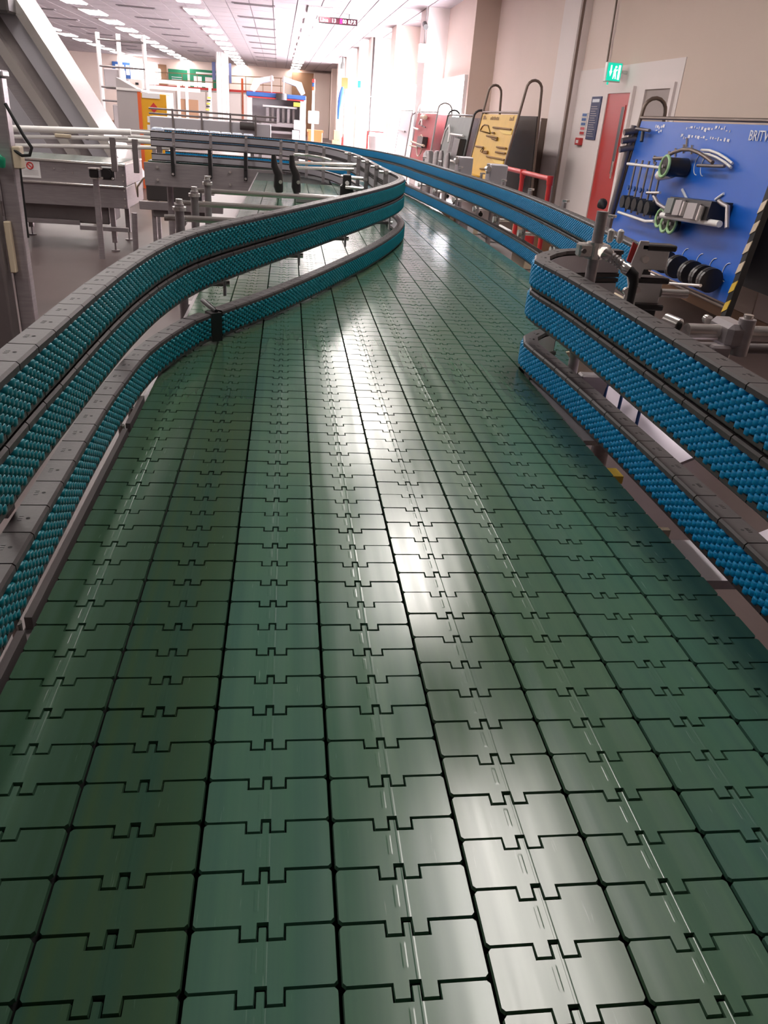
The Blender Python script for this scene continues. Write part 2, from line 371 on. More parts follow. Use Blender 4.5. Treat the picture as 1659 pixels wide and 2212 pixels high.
# steel wear strip along the left edge with its bolts
for (y0_, y1_) in ((.20, .585), (.605, 1.075), (1.095, 1.22)):
    MB().box((-.2345, y0_, ZB - .010), (-.2275, y1_, ZB + .0035)).build('edge_strip', STEELD, fr)
for y in (.595, 1.085, 1.16):
    MB().cyl((-.238, y, ZB - .01), (-.238, y, ZB + .005), .005, 8).build('bolt', CHROME, fr)
MB().box((.470, 1.09, ZB - .012), (.520, 1.40, ZB - .004)).build('edge_strip', ALU, fr)
MB().prism([(.468, 1.40), (.484, 1.40), (.484, 1.445), (.470, 1.44)], 'z', ZB - .008, ZB + .002).build('end_plate', STEELD, fr)
MB().box((.470, .70, ZB - .03), (.53, .795, ZB - .018)).build('edge_strip', ALU, fr)
MB().box((.474, .99, ZB - .032), (.500, 1.02, ZB - .020)).build('warning_label', YELL, fr)
MB().box((.469, .802, ZB - .02), (.484, .810, ZB - .008)).build('clip', CREAMP, fr)

# ================================================================== GUIDE RAILS
LP = 0.0565; RH = 0.054; RWD = 0.028
def resample(pts, step):
    # Catmull-Rom then constant-step points
    P = [Vector((*p, 0)) for p in pts]; P = [P[0] * 2 - P[1]] + P + [P[-1] * 2 - P[-2]]; fine = []
    for i in range(1, len(P) - 2):
        for k in range(24):
            t = k / 24.; a, b, c, d = P[i - 1], P[i], P[i + 1], P[i + 2]
            fine.append(.5 * ((2 * b) + (c - a) * t + (2 * a - 5 * b + 4 * c - d) * t * t + (3 * b - a - 3 * c + d) * t ** 3))
    fine.append(P[-2]); out = [fine[0]]; acc = 0
    for i in range(1, len(fine)):
        a, b = fine[i - 1], fine[i]; L = (b - a).length; pos = 0
        while acc + (L - pos) >= step:
            pos += step - acc; acc = 0; out.append(a + (b - a) * (pos / L))
        acc += L - pos
    return out
# link: C section, cap on top, lips holding the rollers
prof = [(0, .0455), (0, .0515), (-.0025, .054), (-.028, .054), (-.028, .047), (-.022, .045), (-.022, .009), (-.028, .007), (-.028, 0), (-.0025, 0), (0, .0025), (0, .0085), (-.008, .0085), (-.008, .0455)]
def link_mesh(gap=.0009):
    b = MB(); L = LP / 2 - gap
    n = len(prof); vs = [(-L, y, z) for y, z in prof] + [(L, y, z) for y, z in prof]
    fs = [(i, (i + 1) % n, n + (i + 1) % n, n + i) for i in range(n)]
    caps = [(0, 1, 2, 13), (2, 3, 4, 5), (2, 5, 13), (5, 6, 12, 13), (6, 7, 8, 9), (6, 9, 12), (9, 10, 11, 12)]
    b.add(vs, fs + [tuple(i + n for i in c[::-1]) for c in caps] + caps)
    return b
def link_full():
    b = link_mesh()
    ring = [(.0022 * math.cos(a * math.pi / 3), -.0125 + .0022 * math.sin(a * math.pi / 3), .0542) for a in range(6)]
    b.add(ring, [tuple(range(6))], 1)                                                     # flat disc on the cap, shade of a pin hole put into its colour
    for q in (-.004, 0.0, .004): b.box((q - .0010, -.0215, .054), (q + .0006, -.0175, .0543), 2)  # moulded mark
    return b
tmp = link_full().build('rail_link', [GREYP, HOLE_SHADE, BLACK]); LINK = tmp.data; bpy.data.objects.remove(tmp)
CP = LP / 6; BH = .0092
def bead_geo():
    vs, fs = [], []; n = 8
    rings = [(.0056, 0), (.0068, .0007), (.0068, .0070), (.0054, .0079)]
    for r, z in rings: vs += [(r * math.cos(2 * math.pi * j / n + .39), r * math.sin(2 * math.pi * j / n + .39), z) for j in range(n)]
    for i in range(3):
        for j in range(n): fs.append((i * n + j, i * n + (j + 1) % n, (i + 1) * n + (j + 1) % n, (i + 1) * n + j))
    fs.append(tuple(range(3 * n, 4 * n)))
    return vs, fs
BV, BF = bead_geo(); BEADS = {}
for nm, m in (('teal', TEAL), ('blue', BLUE)):
    tmp = MB().add(BV, BF, 0, True).build('roller', m); BEADS[nm] = tmp.data; bpy.data.objects.remove(tmp)
def rail(label, pts, z0, colour, singles=300, beads=True, span=None, reverse=False):
    """pts: plan of the rail's front edge; the rollers face the left of the direction of travel"""
    if reverse: pts = pts[::-1]
    P = resample(pts, CP); n = (len(P) - 1) // 6
    loc = (P[0].x, P[0].y, z0)
    t = thing('guide_rail', label, 'guide rail', loc)
    for i in range(n):
        a, b = P[i * 6], P[i * 6 + 6]; c = (a + b) / 2; ang = math.atan2(b.y - a.y, b.x - a.x)
        place(LINK, 'rail_link', t, (c.x, c.y, z0), ang)
    bl = []; strip = MB(); sv = []
    for i in range(n * 6):
        a, b = P[i], P[i + 1]; d = (b - a).normalized(); nn = Vector((-d.y, d.x, 0)); c = (a + b) / 2
        off = 0.0 if i % 2 else BH / 2
        for k in range(4):
            p = c - nn * .0045; z = z0 + .0060 + k * BH + off
            bl.append(((Vector((p.x, p.y, z)) - CAM).length, p.x, p.y, z, math.atan2(d.y, d.x)))
        q = c - nn * .0288; sv.append((q.x, q.y))
    k = len(sv)
    strip.add([(x, y, z0 + .0095) for x, y in sv] + [(x, y, z0 + .0445) for x, y in sv], [(i, i + 1, k + i + 1, k + i) for i in range(k - 1)])
    so = strip.build('backing_strip', ALU, t); md = so.modifiers.new('t', 'SOLIDIFY'); md.thickness = 0.001
    if beads:
        bl.sort(); far = MB(); cnt = 0; me = BEADS[colour]
        for dist, x, y, z, a in bl:
            if cnt < singles and y > .54: place(me, 'roller', t, (x, y, z), a); cnt += 1
            else: far.add([(v[0] + x, v[1] + y, v[2] + z) for v in BV], BF, 0, True)
        if far.v: stuff(far.build('rollers', TEAL if colour == 'teal' else BLUE, t))
    return t
ZL, ZM, ZT = 1.0755, 1.1745, 1.2315
rear = [(.455, 4.06), (.445, 4.6), (.428, 5.1), (.385, 5.5), (.30, 5.92), (.17, 6.3), (-.02, 6.58), (-.3, 6.72), (-.7, 6.75), (-1.06, 6.75)]
top_l = [(-.236, .2), (-.235, .45), (-.235, .7), (-.233, .82), (-.231, .95), (-.227, 1.08), (-.220, 1.2), (-.206, 1.34), (-.182, 1.48), (-.148, 1.60), (-.099, 1.732), (.021, 2.03), (.115, 2.27), (.205, 2.50), (.295, 2.74),
         (.372, 2.962), (.432, 3.17), (.468, 3.34), (.478, 3.48), (.470, 3.68)]
low_l = [(-.234, .2), (-.234, .5), (-.236, .75), (-.238, .92), (-.236, 1.1), (-.222, 1.30), (-.178, 1.49), (-.121, 1.61), (-.022, 1.81), (.085, 2.06), (.165, 2.26), (.250, 2.48),
         (.345, 2.76), (.42, 3.02), (.462, 3.22), (.474, 3.38), (.468, 3.62)]
rail('teal roller guide rail curving round the left of the belt, topmost of three', top_l + rear, ZT, 'teal', reverse=True)
rail('teal roller guide rail curving round the left of the belt, middle of three', top_l + rear, ZM, 'teal', reverse=True)
i_s = 7
rail('short teal roller guide rail lying lowest at the belt edge, before the black joint', low_l[:i_s] + [(-.150, 1.556)], ZL, 'teal', reverse=True)
rail('lowest teal roller guide rail from the black joint to the rounded nose', [(-.138, 1.58)] + low_l[i_s:] + rear, ZL, 'teal', reverse=True)
top_r = [(.466, .2), (.466, .7), (.466, 1.1), (.464, 1.28), (.458, 1.37), (.455, 1.425), (.463, 1.472), (.485, 1.517), (.535, 1.582), (.612, 1.625), (.70, 1.646), (.752, 1.65)]
low_r = [(.480, .2), (.480, .7), (.477, 1.0), (.470, 1.25), (.462, 1.38), (.460, 1.44), (.468, 1.482), (.490, 1.520), (.535, 1.567), (.60, 1.59)]
rail('blue roller guide rail with a rounded nose beside the clamp post, topmost of three', top_r, ZT, 'blue')
rail('blue roller guide rail with a rounded nose beside the clamp post, middle of three', top_r, ZM, 'blue')
rail('blue roller guide rail with a rounded nose, lowest by the right belt edge', low_r, ZL, 'blue')
far_r = [(.762, 1.66), (.785, 1.90), (.808, 2.136), (.832, 2.5), (.846, 2.836), (.848, 3.2), (.840, 3.6), (.805, 4.2), (.765, 4.8), (.725, 5.35), (.66, 5.75), (.56, 6.12), (.42, 6.5), (.23, 6.82), (.0, 7.04), (-.3, 7.12), (-.7, 7.14), (-1.06, 7.14)]
rail('long blue roller guide rail along the far right belt edge, topmost of three', far_r, ZT, 'blue', singles=120)
rail('long blue roller guide rail along the far right belt edge, middle of three', far_r, ZM, 'blue', singles=120)
rail('long blue roller guide rail along the far right belt edge, lowest of three', far_r, ZL, 'blue', singles=60)

# ================================================================== SUPPORTS ROUND THE BELT
def strap(pts, wd): return pts
# flat steel tabs tying the lowest left rail to the one above
for k, (x, y, nx) in enumerate([(-.135, 1.735, -.30), (.030, 2.155, -.25), (.178, 2.52, -.22), (.372, 2.99, .10), (-.268, 1.27, -.36), (-.268, .70, -.36)]):
    lab = ['beside the black rail joint', 'on the diagonal stretch, after the joint tab', 'on the diagonal stretch, next to last', 'inside the rounded nose', 'at the start of the curve', 'beside the straight stretch'][k]
    t = thing('rail_bracket', 'flat steel tab under the left middle rail, ' + lab, 'bracket', (x, y, 1.10), 'tabs holding the lowest left rail')
    MB().bbox((x - .003, y - .011, 1.1298), (x + .003, y + .011, 1.174), .001).build('plate', STEEL, t)
    MB().cyl((x + .002, y, 1.155), (x + .011, y, 1.155), .0065, 8).build('bolt', CHROME, t)
    MB().cyl((nx, y + .01, 1.152), (x - .003, y + .01, 1.152), .006).build('rod', STEELD, t)
t = thing('rail_joint', 'black plastic joint strap with a tail over the lowest left rail', 'joint', (-.145, 1.572, 1.075))
MB().box((-.160, 1.560, 1.0745), (-.1325, 1.583, 1.131), 0, R(-58)).build('strap', BLACK, t)
MB().tube([(-.140, 1.568, 1.133), (-.152, 1.592, 1.135), (-.166, 1.622, 1.137), (-.174, 1.64, 1.137)], [.004, .0055, .006, .005], 8).build('tail', BLACK, t)
# round rods tying the upper left rails to posts at the belt's left edge
for k, (yr, xl, xr) in enumerate([(1.985, -.262, -.148), (2.31, -.275, -.03), (2.685, -.265, .115)]):
    t = thing('rail_support', ['shortest', 'middle length', 'longest'][k] + ' bright steel cross rod on a collared post behind the left rails', 'support rod', (-.254, yr, .97), 'cross rods behind the left rails')
    MB().cyl((xl - .03, yr, 1.252), (xr + .05, yr + .01, 1.252), .0075).build('rod', CHROME, t)
    MB().cyl((-.254, yr - .017, 0.98), (-.254, yr - .017, 1.286), .011).build('post', STEEL, t)
    MB().cyl((-.254, yr - .017, 1.272), (-.254, yr - .017, 1.280), .016).cyl((-.254, yr - .017, 1.287), (-.254, yr - .017, 1.297), .008).build('collar', CHROME, t)
    MB().bbox((-.30, yr - .04, .97), (-.24, yr + .01, .985), .002).build('foot_plate', STEEL, t)
# posts at the back of the left rails, seen from inside the bend
posts = [(.425, 3.66), (.421, 4.02), (.408, 4.40), (.396, 4.80), (.372, 5.22), (.24, 5.86), (.13, 6.22), (.055, 6.38), (-.06, 6.47), (-.33, 6.68), (-.60, 6.68), (-.88, 6.68)]
pl = ['just behind the rounded nose', 'second behind the nose', 'third behind the nose', 'fourth behind the nose', 'where the return stretch starts bending', 'early in the far bend', 'midway round the far bend', 'late in the far bend',
      'at the end of the far bend', 'black clamp, nearest the bend', 'black clamp, middle of three', 'black clamp, by the steel housing']
for k, (x, y) in enumerate(posts):
    t = thing('rail_post', 'steel strip post behind the left rails, ' + pl[k], 'post', (x, y, 1.06), 'strip posts behind the left rails')
    MB().bbox((x - .011, y - .008, 1.06 if k < 9 else .97), (x + .011, y - .002, 1.292), .001).build('strip', STEEL, t)
    for z in (1.285, 1.20): MB().cyl((x, y - .016, z), (x, y - .006, z), .008, 8).build('bolt', CHROME, t)
    if k < 5: MB().cyl((x - .03, y, 1.285), (x + .02, y, 1.285), .006, 8).build('pin', CHROME, t)
    if k >= 9:
        cl = MB().bbox((x - .013, y - .130, 1.06), (x + .013, y - .105, 1.19), .004).bbox((x - .013, y - .125, .985), (x + .013, y - .097, 1.075), .004)
        cl.cyl((x, y - .12, 1.17), (x, y - .005, 1.17), .010, 8).build('clamp', BLACK, t)
        MB().cyl((x, y - .135, 1.0), (x, y - .12, 1.0), .009, 8).build('bolt', CHROME, t)
# infeed conveyor crossing from the left
t = thing('infeed_conveyor', 'steel side panel and pale belt of the cross conveyor feeding the bend', 'conveyor', (-.5, 6.9, 0))
MB().bbox((-1.10, 6.585, .905), (-.02, 6.595, 1.07), .002).build('side_panel', STEEL, t)
MB().box((-1.10, 6.79, ZB - .01), (.2, 7.12, ZB)).build('belt', slat_mat('pale_belt', (.10, .15, .12), (.12, .17, .14)), t)
MB().box((-1.10, 6.71, .94), (.2, 7.14, ZB - .0105)).build('bed', STEELD, t)
for x in (-1.0, -.45, -.05): 
    for z in (.95, 1.04): MB().cyl((x, 6.57, z), (x, 6.587, z), .010, 8).build('bolt', CHROME, t)
for x in (-.95, -.15): MB().cyl((x, 6.85, 0), (x, 6.85, .94), .025).build('leg', STEEL, t)
# black knuckle clamps and rods inside the bend
for k, (x, y) in enumerate([(-.05, 4.5), (.045, 4.55), (.31, 4.45)]):
    t = thing('knuckle_clamp', ['black plastic knuckle clamp on a steel stem, left of the pair', 'black plastic knuckle clamp on a steel stem, right of the pair', 'black square knuckle clamp with a white bolt behind the rail nose'][k], 'clamp', (x, y, 1.0))
    if k < 2:
        MB().tube([(x - .03, y, 1.285), (x - .026, y, 1.23), (x - .005, y, 1.19), (x - .004, y, 1.13), (x + .002, y, 1.10)], [.012, .018, .022, .026, .020], 10).build('body', BLACK, t)
        MB().cyl((x, y, 1.071), (x, y, 1.11), .014).build('stem', STEEL, t)
        MB().cyl((x + .008, y - .035, 1.155), (x + .008, y - .018, 1.155), .010, 8).build('bolt', CHROME, t)
    else:
        MB().bbox((x - .022, y - .02, 1.15), (x + .022, y + .02, 1.215), .005).bbox((x - .035, y - .02, 1.09), (x + .035, y + .02, 1.165), .008).build('body', BLACK, t)
        MB().cyl((x, y, 1.071), (x, y, 1.1), .012).build('stem', STEEL, t)
        MB().cyl((x, y - .035, 1.175), (x, y - .02, 1.175), .011, 8).build('bolt', WHITEP, t)
for k, (a, b) in enumerate([((.03, 4.8, 1.236), (.40, 4.82, 1.245)), ((.03, 4.78, 1.212), (.37, 4.80, 1.222)), ((.28, 4.5, 1.20), (.40, 4.5, 1.196)), ((.30, 4.42, 1.155), (.42, 4.42, 1.15))]):
    single('cross_rod', MB().cyl(a, b, .009), CHROME, ['upper of two long pale rods spanning the bend', 'lower of two long pale rods spanning the bend', 'short rod through the square black clamp, upper', 'short rod through the square black clamp, lower'][k], 'rod')
single('curved_wire_guide', MB().tube([(.03, 5.15, 1.262), (.12, 5.2, 1.262), (.2, 5.14, 1.258), (.255, 5.0, 1.25)], .007, 8), CHROME, 'thin curved wire guide bending into the rail gap', 'wire guide')
t = thing('deck_plate', 'grey steel plate with slots beside the belt inside the bend', 'plate', (.17, 4.6, 1.073))
MB().bbox((.04, 4.35, 1.075), (.33, 4.75, 1.082), .002).box((.04, 4.342, 1.0725), (.33, 4.349, 1.105)).build('plate', STEEL, t)
for x in (.07, .2): MB().box((x, 4.40, 1.083), (x + .10, 4.44, 1.10)).build('slot_block', DARKB, t)

# ================================================================== RIGHT SIDE: CLAMP POST, SENSOR, RODS
t = thing('clamp_post', 'round steel post with clamp and sensor inside the right rail nose', 'clamp post', (.508, 1.290, 1.067))
MB().cyl((.508, 1.290, 1.067), (.510, 1.290, 1.388), .0093, 18).build('post', STEEL, t)
cl = MB().cyl((.508, 1.290, 1.314), (.508, 1.290, 1.340), .0145, 16).bbox((.478, 1.278, 1.316), (.502, 1.300, 1.338), .003).bbox((.500, 1.276, 1.316), (.532, 1.302, 1.338), .003)
clo = cl.build('clamp', CHROME, t); MB().cyl((.484, 1.272, 1.327), (.484, 1.280, 1.327), .004, 8).build('screw', STEELD, clo)
se = MB().tube([(.520, 1.275, 1.327), (.528, 1.268, 1.322), (.529, 1.267, 1.3215), (.548, 1.252, 1.309), (.549, 1.251, 1.308), (.556, 1.246, 1.304)], [.010, .010, .0078, .0078, .0098, .0098], 14)
so = se.build('sensor', CHROME, t)
for q in range(4): MB().cyl((.530 + q * .004, 1.2665 - q * .0032, 1.3208 - q * .0025), (.532 + q * .004, 1.265 - q * .0032, 1.3195 - q * .0025), .0092, 12).build('ring', STEEL, so)
MB().tube([(.556, 1.246, 1.304), (.563, 1.241, 1.298), (.566, 1.24, 1.285), (.566, 1.24, 1.25)], [.009, .009, .007, .006], 10).build('plug', RUBBER, so)
for q in (0, 1): MB().bbox((.528 + q * .017, 1.288, 1.340), (.537 + q * .017, 1.300, 1.362), .003).build('lug', WHITEP, t)
t = thing('joint_plate', 'pale steel joint plates with bolts and red tag behind the sensor', 'plate', (.60, 1.30, 1.0))
MB().prism([(.575, 1.22), (.585, 1.27), (.578, 1.29), (.590, 1.345), (.605, 1.345), (.606, 1.30), (.600, 1.27), (.605, 1.22)], 'y', 1.300, 1.304).build('plate', WHITEP, t)
MB().bbox((.598, 1.318, 1.296), (.655, 1.323, 1.335), .002).build('plate', WHITEP, t); MB().bbox((.598, 1.318, 1.238), (.655, 1.323, 1.278), .002).build('plate', WHITEP, t)
for z in (1.336, 1.282, 1.236): MB().bbox((.595, 1.300, z - .006), (.658, 1.330, z + .004), .002).build('flange', BLACK, t)
for (x, z) in ((.603, 1.316), (.600, 1.265), (.582, 1.262)): MB().cyl((x, 1.294, z), (x, 1.302, z), .0062, 10).build('bolt', CHROME, t)
MB().prism([(.575, 1.31), (.590, 1.305), (.592, 1.335), (.580, 1.342)], 'y', 1.306, 1.309).build('red_tag', RED, t)
MB().cyl((.655, 1.32, 1.258), (.705, 1.32, 1.258), .0075).build('rod', CHROME, t)
MB().bbox((.615, 1.305, 1.10), (.648, 1.330, 1.236), .003).build('stem', RUBBER, t)
MB().box((.596, 1.311, 1.10), (.604, 1.3175, 1.235)).build('stem', STEEL, t)
t = thing('cross_bar', 'thick bright steel bar with clamp and knob behind the right rails', 'support bar', (.64, 1.06, 1.0))
MB().cyl((.582, 1.065, 1.252), (1.35, 1.085, 1.252), .0115, 16).build('bar', CHROME, t)
MB().cyl((.556, 1.086, 1.261), (.569, 1.066, 1.258), .0115, 16).build('knob', CHROME, t)
ko = MB().cyl((.569, 1.066, 1.258), (.570, 1.0645, 1.2577), .006, 10).build('knob_centre', RUBBER, t)
MB().bbox((.632, 1.035, 1.234), (.666, 1.10, 1.270), .007).cyl((.660, 1.045, 1.225), (.660, 1.045, 1.278), .012, 14).build('clamp', STEEL, t)
MB().cyl((.660, 1.045, 1.278), (.660, 1.045, 1.284), .007, 8).build('bolt', CHROME, t); MB().cyl((.632, 1.10, 1.262), (.632, 1.108, 1.262), .007, 8).build('bolt', CHROME, t)
MB().bbox((.610, 1.03, 1.175), (.640, 1.045, 1.24), .003).bbox((.56, 1.03, 1.222), (.62, 1.042, 1.230), .002).build('bracket', STEEL, t)
MB().cyl((.62, 1.12, 1.215), (1.35, 1.16, 1.215), .008).build('lower_bar', STEELD, t)
PLATE = mat('pale_steel_plate', (.62, .55, .64), .4, .2)
t = thing('guard_plate', 'lavender grey steel guard plate below the right rails', 'plate', (.62, 1.2, .9))
MB().prism([(.585, 1.020), (.72, 1.085), (.72, 1.090), (.585, 1.025)], 'y', 1.06, 1.42).build('plate', PLATE, t)
MB().prism([(.585, 1.020), (.72, 1.085), (.72, 1.090), (.585, 1.025)], 'y', .55, .83).build('plate', PLATE, t)
for y in (1.17, 1.25, 1.32): MB().cyl((.590, y, .98), (.60, y + .015, 1.10), .003, 8).build('air_hose', BLUEP, t)
MB().bbox((.545, 1.33, .97), (.60, 1.355, 1.10), .003).build('stem', STEEL, t)
MB().prism([(.545, 1.115), (.60, 1.125), (.625, 1.09), (.63, 1.05), (.60, 1.045)], 'y', 1.43, 1.436).build('corner_bracket', CREAMP, t)
# brackets under the long right rails and the little bits on the frame behind them
for k, y in enumerate([2.15, 2.55, 2.95, 3.35, 3.75, 4.15, 4.6, 5.0]):
    x = .875 + (.0 if y < 3.8 else -.06 * (y - 3.8) / 1.0)
    t = thing('rail_bracket', 'bright bolted bracket between lower and middle long right rails', 'bracket', (x, y, 1.10), 'brackets behind the long right rails')
    MB().bbox((x - .004, y - .012, 1.08), (x + .004, y + .012, 1.30), .001).build('plate', STEEL, t)
    MB().cyl((x - .018, y, 1.15), (x + .05, y, 1.15), .007).build('rod', CHROME, t)
    MB().cyl((x - .022, y, 1.15), (x - .010, y, 1.15), .013, 8).build('bolt', WHITEP, t)
    MB().cyl((x + .005, y, 1.30), (x + .005, y, 1.306), .012, 8).build('nut', CHROME, t)
bits = [(1.00, 2.35, .13, .20, .05, CREAMP, 'cream'), (1.02, 2.75, .10, .16, .06, BROWNM, 'tan'), (1.0, 3.2, .12, .20, .05, CREAMP, 'cream'), (1.03, 3.95, .10, .22, .06, PAPER, 'white'), (.96, 4.2, .09, .2, .05, PAPER, 'white'), (.93, 4.7, .08, .2, .05, BROWNM, 'tan')]
tr = thing('side_tray', 'dark steel shelf along the far right side of the belt', 'shelf', (1.0, 3.5, .9))
MB().box((.87, 2.2, .985), (1.12, 5.2, .995)).box((.86, 2.2, .95), (.868, 5.2, 1.0)).build('shelf', STEELD, tr)
for y in (2.3, 3.7, 5.1): MB().cyl((1.05, y, 0), (1.05, y, .985), .02).build('leg', STEELD, tr)
for k, (x, y, a, b, h, m, nm) in enumerate(bits):
    t = thing('small_box', nm + ' card box ' + ['nearest the clamp post', 'second along from the clamp post', 'midway along the steel shelf', 'past the middle of the steel shelf', 'second last on the steel shelf', 'at the shelf end by the boards'][k], 'box', (x, y, .995))
    MB().bbox((x - a / 2, y - b / 2, .9955), (x + a / 2, y + b / 2, .995 + h), .003).build('carton', m, t)
    MB().box((x - .012, y - b / 2 - .001, .996), (x + .012, y + b / 2 + .001, .9965 + h)).build('tape', CREAMP if m is not CREAMP else PAPER, t)
for k, (y0_, y1_, zt) in enumerate([(3.71, 3.80, 1.345), (4.45, 4.54, 1.34)]):
    t = thing('sensor_box', ['nearer grey steel sensor box clipped behind the long right rail', 'farther grey steel sensor box behind the long right rail, by the cylinders'][k], 'sensor box', (.95, y0_, 1.2))
    MB().bbox((.905, y0_, 1.17), (.985, y1_, zt), .004).build('housing', ALU, t)
    MB().cyl((.895, y0_ - .01, zt - .02), (.895, y0_ + .03, zt - .02), .012, 10).cyl((.895, y0_ + .01, zt - .04), (.895, y0_ + .01, zt), .008, 8).build('clip', CHROME, t)
    MB().cyl((.945, (y0_ + y1_) / 2, .9955), (.945, (y0_ + y1_) / 2, 1.17), .012).build('stem', STEEL, t)

# ================================================================== LEFT SIDE MACHINES
t = thing('control_post', 'square steel control post with cable and green button in left foreground', 'control post', (-1.44, 4.5, 0))
MB().bbox((-1.475, 4.47, 0), (-1.395, 4.55, 1.545), .006).build('post', STEEL, t)
MB().bbox((-1.487, 4.458, 1.545), (-1.383, 4.562, 1.575), .006).build('cap', ALU, t)
MB().bbox((-1.392, 4.46, 1.135), (-1.352, 4.53, 1.24), .005).build('junction_box', CREAMP, t)
MB().bbox((-1.62, 4.38, .0), (-1.49, 4.5, 1.16), .01).build('lower_column', STEELD, t)
MB().tube([(-1.58, 4.42, 1.16), (-1.55, 4.41, 1.19), (-1.50, 4.40, 1.205), (-1.46, 4.40, 1.20), (-1.43, 4.41, 1.175), (-1.44, 4.42, 1.15)], .022, 10).build('green_button', GREENB, t)
MB().tube([(-1.39, 4.46, 1.43), (-1.35, 4.44, 1.36), (-1.315, 4.44, 1.29), (-1.285, 4.44, 1.24), (-1.30, 4.44, 1.205), (-1.34, 4.45, 1.20), (-1.385, 4.47, 1.225)], .008, 8).build('cable', RUBBER, t)
MB().cyl((-1.36, 4.46, 1.14), (-1.37, 4.47, .80), .005).build('cable', RUBBER, t)
MB().bbox((-1.475, 4.43, .62), (-1.445, 4.47, .88), .004).build('hanging_tag', CREAMP, t)
# big steel housing conveyor
t = thing('housing_conveyor', 'long stainless steel conveyor housing with warning label and pale belt', 'conveyor', (-2.6, 9.2, 0))
MB().bbox((-3.9, 8.9, .668), (-1.675, 9.9, .868), .006).build('body', STEEL, t)
MB().bbox((-3.9, 8.905, .45), (-1.68, 9.9, .662), .004).build('lower_body', STEEL, t)
MB().bbox((-3.9, 8.875, .655), (-1.70, 8.91, .672), .003).build('ledge', CHROME, t)
MB().bbox((-3.9, 8.88, .868), (-1.67, 8.92, .886), .003).bbox((-1.72, 8.9, .868), (-1.672, 9.9, .89), .003).build('rim', CHROME, t)
MB().box((-3.9, 8.94, .87), (-1.78, 9.88, .878)).build('belt', slat_mat('pale_belt_2', (.22, .27, .25), (.27, .31, .29)), t)
MB().bbox((-3.3, 9.0, .27), (-1.9, 9.6, .45), .01).build('drip_pan', STEELD, t)
MB().bbox((-3.2, 8.95, .255), (-2.2, 8.98, .30), .003).build('stretcher', STEEL, t)
MB().bbox((-2.2, 8.94, .21), (-1.7, 8.97, .255), .003).build('stretcher', STEEL, t)
for (x, y) in ((-2.95, 9.0), (-1.86, 9.0), (-2.95, 9.8), (-1.86, 9.8)):
    MB().bbox((x - .025, y - .025, .09), (x + .025, y + .025, .46), .003).cyl((x, y, .012), (x, y, .1), .010).cyl((x, y, 0), (x, y, .014), .045, 12).build('leg', STEEL, t)
lbl = MB().box((-2.71, 8.896, .70), (-2.52, 8.899, .855)).build('warning_label', PAPER, t)
ring = [(-2.615 + .030 * math.cos(a * math.pi / 12), 8.893, .812 + .030 * math.sin(a * math.pi / 12)) for a in range(24)]
MB().tube(ring, .006, 6, closed=True).cyl((-2.636, 8.893, .833), (-2.594, 8.893, .791), .005, 6).build('prohibition_sign', RED, lbl)
for q in range(4): MB().box((-2.69, 8.8945, .765 - q * .013), (-2.54, 8.8955, .769 - q * .013)).build('text_line', GREYC, lbl)
for (x, z) in ((-2.38, .80), (-2.28, .80), (-2.2, .77), (-1.70, .84), (-1.70, .78), (-1.70, .72), (-1.70, .63), (-1.70, .55), (-1.70, .48)):
    MB().cyl((x, 8.885, z), (x, 8.897, z), .008, 8).build('rivet', CHROME, t)
t = thing('bearing_post', 'upright steel tube with black bearing flange in front of steel housing', 'post', (-1.9, 8.5, 0))
MB().cyl((-1.9, 8.5, 0), (-1.89, 8.5, .83), .030, 16).build('tube', STEEL, t)
MB().bbox((-1.94, 8.45, .775), (-1.85, 8.54, .852), .01).build('clamp', BLACK, t)
MB().cyl((-1.895, 8.49, .852), (-1.895, 8.49, .862), .06, 14).cyl((-1.895, 8.49, .765), (-1.895, 8.49, .775), .055, 14).build('collar', CHROME, t)
MB().bbox((-1.82, 8.40, .765), (-1.69, 8.46, .885), .012).cyl((-1.755, 8.38, .825), (-1.755, 8.40, .825), .04, 16).build('bearing', BLACK, t)
for a in (-1.805, -1.705):
    for b in (.782, .868): MB().cyl((a, 8.385, b), (a, 8.402, b), .012, 8).build('bolt', CHROME, t)
single('bare_post', MB().cyl((-1.56, 8.5, 0), (-1.545, 8.5, .465), .028, 14).cyl((-1.56, 8.5, 0), (-1.56, 8.5, .012), .06, 14), STEEL, 'plain upright steel tube at the corner of the steel housing', 'post')
t = thing('drive_housing', 'dark drive cover with red and black switch under cross conveyor', 'drive cover', (-1.05, 8.1, 0))
MB().bbox((-1.33, 8.0, .645), (-.82, 8.3, .83), .01).build('cover', DARKB, t)
MB().bbox((-1.4, 7.98, .565), (-.62, 8.02, .64), .004).build('beam', STEEL, t)
sw = MB().bbox((-.805, 7.96, .725), (-.695, 8.02, .80), .006).build('switch_box', WHITEP, t)
MB().cyl((-.725, 7.945, .765), (-.725, 7.962, .765), .020, 10).build('red_button', RED, sw); MB().cyl((-.77, 7.945, .765), (-.77, 7.962, .765), .015, 10).build('black_button', BLACK, sw)
MB().bbox((-1.28, 8.02, .50), (-.75, 8.2, .565), .006).cyl((-1.05, 8.0, .47), (-1.05, 8.12, .47), .075, 16).build('motor', STEELD, t)
for x in (-1.3, -.8): MB().box((x, 8.05, 0), (x + .04, 8.10, .57)).build('leg', STEEL, t)
MB().tube([(-1.655, 9.3, .68), (-1.62, 9.2, .55), (-1.60, 9.1, .66), (-1.50, 8.9, .76), (-1.35, 8.4, .835), (-1.1, 8.15, .845), (-.8, 8.05, .825)], .009, 8).build('cable', CREAMP, t)
